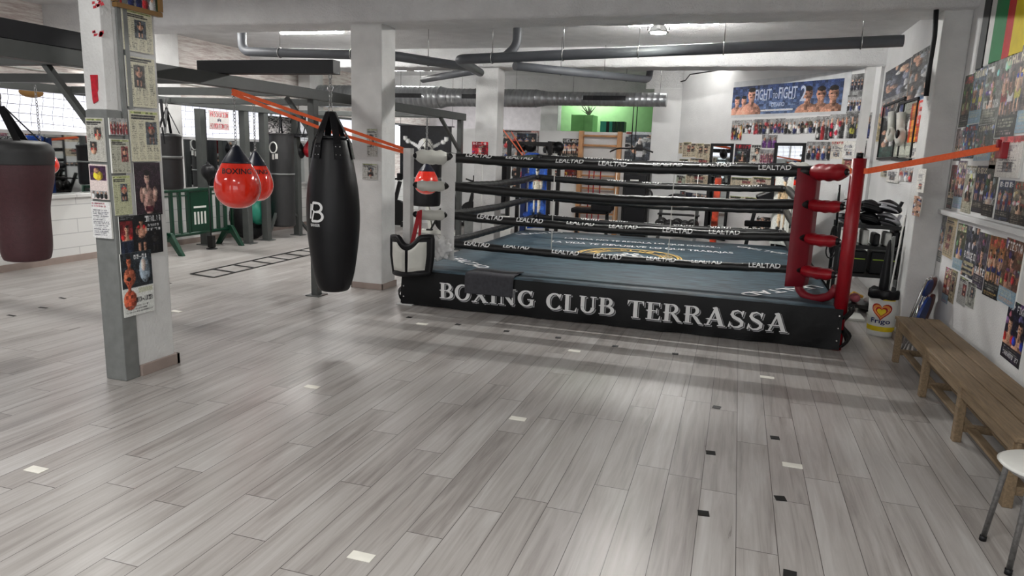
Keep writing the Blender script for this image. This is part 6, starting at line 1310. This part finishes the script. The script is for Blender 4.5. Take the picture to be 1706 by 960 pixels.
# dumbbell rack
p = onY(13.5, 1095, 345); q = onY(13.5, 1165, 352); dr = thing('dumbbell_rack', 'low black dumbbell rack under the clippings', 'dumbbell rack', ((p.x+q.x)/2, 13.6, 0))
for x in (p.x+.05, q.x-.05): MB().bar((x, 13.4, 0), (x, 13.8, .8), .06).build('side_frame', black_metal, parent=dr)
for y, z in ((13.5, .36), (13.7, .68)): MB().box((p.x, y-.08, z-.03), (q.x, y+.1, z)).build('tray', black_metal, parent=dr)
for i in range(5):
    x = p.x+.1+i*(q.x-p.x-.2)/4; z = .5-.03*(i % 2); t = thing('dumbbell', f'round black dumbbell on the rack, {O_[i]} from the left', 'dumbbell', (x, 13.45, z-.1), 'dumbbells on the rack'); m = MB()
    for y0 in (13.3, 13.52): m = MB(); m.tube([(x, y0, z), (x, y0+.02, z), (x, y0+.06, z), (x, y0+.08, z)], [.07, .11, .11, .07], 18); m.build('weight_head', black_metal, parent=t)
    m = MB(); MB().tube([(x, 13.38, z), (x, 13.53, z)], .016, 8).build('grip', chrome, parent=t)
q = onY(13.6, 1128, 330); tag(MB().ball(tuple(q), .14, 12, (1.3, .7, .6)).build('black_pad', black_vinyl), 'rounded black pad on top of the dumbbell rack', 'pad')
# slanted bench and frame before the second mirror
p0_, p1_ = onY(12.3, 1238, 395), onY(12.3, 1262, 335); ib = thing('incline_bench', 'black incline bench leaning before the second framed mirror', 'exercise bench', (p0_.x, 12.3, 0))
MB().bar((p0_.x, 12.3, 0), tuple(p1_), .07, .06).build('leg', black_metal, parent=ib); p2_ = onY(12.3, 1296, 322)
MB().bar(tuple(p1_), tuple(p2_), .34, .2).build('back_pad', black_vinyl, parent=ib, bevel=.03); MB().bar((p2_.x, 12.3, 0), tuple(p2_), .06, .06).build('leg', black_metal, parent=ib)
a, b = onY(12.3, 1240, 372), onY(12.3, 1292, 374); MB().bar(a, b, .09, .1).build('seat_pad', black_vinyl, parent=ib, bevel=.02)
# tall black frames standing right of the first mirror
a = onY(13.0, 1196, 320); t = tag(MB().box((a.x-.05, 12.37, .05), (a.x+.05, 13.03, onY(13, 1196, 296).z)).build('fire_hose_box', mat('orange_red_print', (.75, .25, .12), .5, var=.3, scale=12)), 'tall orange red panel behind the middle ropes', 'panel')
# bag on the pad near corner far right and black punching dummy
a = onY(12.2, 1316, 330); t = thing('gear_pile', 'black and silver gear pile behind the far padded ring corner', 'gear', (a.x, 12.2, 0)); 
MB().box((a.x-.14, 12.1, 0), (a.x+.14, 12.4, .9)).build('stand', black_metal, parent=t, bevel=.02)
MB().ball((a.x, 12.2, 1.05), .17, 12, (1, .8, 1.1)).build('black_pad', black_vinyl, parent=t); MB().ball((a.x+.04, 12.05, 1.02), .12, 12, (.7, .5, 1.2)).build('silver_pad', silver, parent=t); MB().ball((a.x+.02, 12.1, 1.36), .09, 10).build('red_pad', red_water, parent=t)
# exercise bikes beyond the left ropes
def bike(px, py, label, frame_m):
    p = onZ(0, px, py); x, y = p.x, p.y; t = thing('exercise_bike', label, 'exercise bike', (x, y, 0), 'exercise bikes'); 
    MB().box((x-.5, y-.04, 0), (x-.42, y+.3, .07)).box((x+.42, y-.04, 0), (x+.5, y+.3, .07)).bar((x-.46, y+.1, .06), (x+.46, y+.1, .06), .08).build('base', frame_m, parent=t, bevel=.01)
    m = MB(); m.tube([(x+.25, y+.05, .33), (x+.25, y+.17, .33)], .26, 24); m.build('flywheel', black_metal, parent=t)
    MB().bar((x-.1, y+.1, .05), (x-.22, y+.1, .85), .07).bar((x+.1, y+.1, .1), (x+.34, y+.1, 1.0), .07).build('tube_frame', frame_m, parent=t)
    MB().ball((x-.24, y+.1, .88), .15, 10, (1.1, .8, .35)).build('saddle', black_vinyl, parent=t)
    MB().tube([(x+.34, y-.15, 1.06), (x+.34, y+.35, 1.06)], .018, 8).tube([(x+.34, y-.15, 1.06), (x+.2, y-.15, 1.1)], .018, 8).tube([(x+.34, y+.35, 1.06), (x+.2, y+.35, 1.1)], .018, 8).build('handlebar', black_metal, parent=t)
    MB().box((x+.3, y+.02, 1.02), (x+.36, y+.18, 1.18)).build('console', black_vinyl, parent=t, bevel=.01)
    MB().bar((x+.05, y-.02, .3), (x-.05, y-.02, .12), .03).box((x-.12, y-.1, .1), (x+.0, y-.02, .13)).build('pedal', black_metal, parent=t)
bike(722, 392, 'white framed exercise bike seen left of the near white corner pad', offwhite_vinyl); bike(765, 378, 'exercise bike with black frame behind the left ropes', black_metal)
bike(640, 376, 'dark exercise bike right of the middle column', black_metal)
# grey box with warning triangle, behind the ring edge
p = onZ(0, 825, 402); g = thing('storage_box', 'grey box with small triangle sign beyond the left ring edge', 'box', (-4.35, 13.0, 0)); x = onY(13, 800, 395).x; MB().box((x-.35, 13, 0), (x+.35, 13.5, .5)).build('body', steel_gray, parent=g, bevel=.01)
MB().box((x+.35, 13.0, .05), (x+.62, 13.02, .5)).build('sign_board', paper_white, parent=g); MB().prism([(x+.42, .2), (x+.56, .2), (x+.49, .38)], 12.39, 12.398, lambda a, b, c: (a, c, b)).build('triangle', black_paint, parent=g)
# beyond the partition: cupboard, binders, plants, ceiling fitting
a, b = onY(16.6, 952, 191), onY(16.6, 988, 191); cu = thing('green_cupboard', 'light green cupboard standing beyond the back partition', 'cupboard', ((a.x+b.x)/2, 16.8, 0)); MB().box((a.x, 16.6, 0), (b.x, 17.2, a.z)).build('body', mat('light_green', (.5, .74, .45), .6), parent=cu)
MB().box((a.x+.02, 16.585, .1), (a.x+(b.x-a.x)*.6, 16.6, a.z-.02)).build('door', mat('light_green_door', (.47, .72, .42), .6), parent=cu)
sh = MB().box((onY(16.5, 990, 210).x, 16.4, 2.18), (-1.65, 16.9, 2.24)); sh = tag(sh.build('high_shelf', paper_white), 'white high shelf beyond the partition, in front of the green wall', 'shelf')
for i, (px, c, lab) in enumerate(((1003, teal, 'pale teal'), (1008, teal, 'teal'), (1013, black_paint, 'black spined'), (1018, teal, 'second teal'), (1024, green_dark, 'dark green'), (1031, green_dark, 'second dark green'), (1038, green_dark, 'rightmost dark green'))):
    a = onY(16.5, px, 212); tag(MB().box((a.x-.035, 16.45, 2.241), (a.x+.035, 16.75, 2.241+.25)).build('binder', c), f'{lab} binder on the high shelf before the green wall', 'binder', 'binders on the high shelf')
a = onY(16.8, 975, 186); m = MB()
for k in range(16): m.tube([V((a.x+.1, 16.8, onY(16.6, 970, 191).z)), V((a.x+.1+rnd.uniform(-.25, .25), 16.8+rnd.uniform(-.1, .1), onY(16.6, 970, 191).z+rnd.uniform(.1, .28)))], [.02, .004], 5)
tag(m.build('dried_plant', mat('dry_plant', (.6, .57, .55), .8)), 'dry twiggy plant on top of the green cupboard', 'plant')
# ================================================================== camera and view
cam = bpy.data.cameras.new('camera'); co = bpy.data.objects.new('camera', cam); C.objects.link(co)
co.matrix_world = Matrix(((CR.x, -CD.x, -CF.x, 0), (CR.y, -CD.y, -CF.y, 0), (CR.z, -CD.z, -CF.z, EYE), (0, 0, 0, 1)))
cam.sensor_width = 36; cam.lens = FPX/1706*36; cam.clip_start = .05; cam.clip_end = 100
sc = bpy.context.scene; sc.camera = co
sc.view_settings.view_transform = 'Standard'; sc.view_settings.look = 'None'; sc.view_settings.gamma = 1; sc.view_settings.use_curve_mapping = False; sc.view_settings.exposure = 1.12
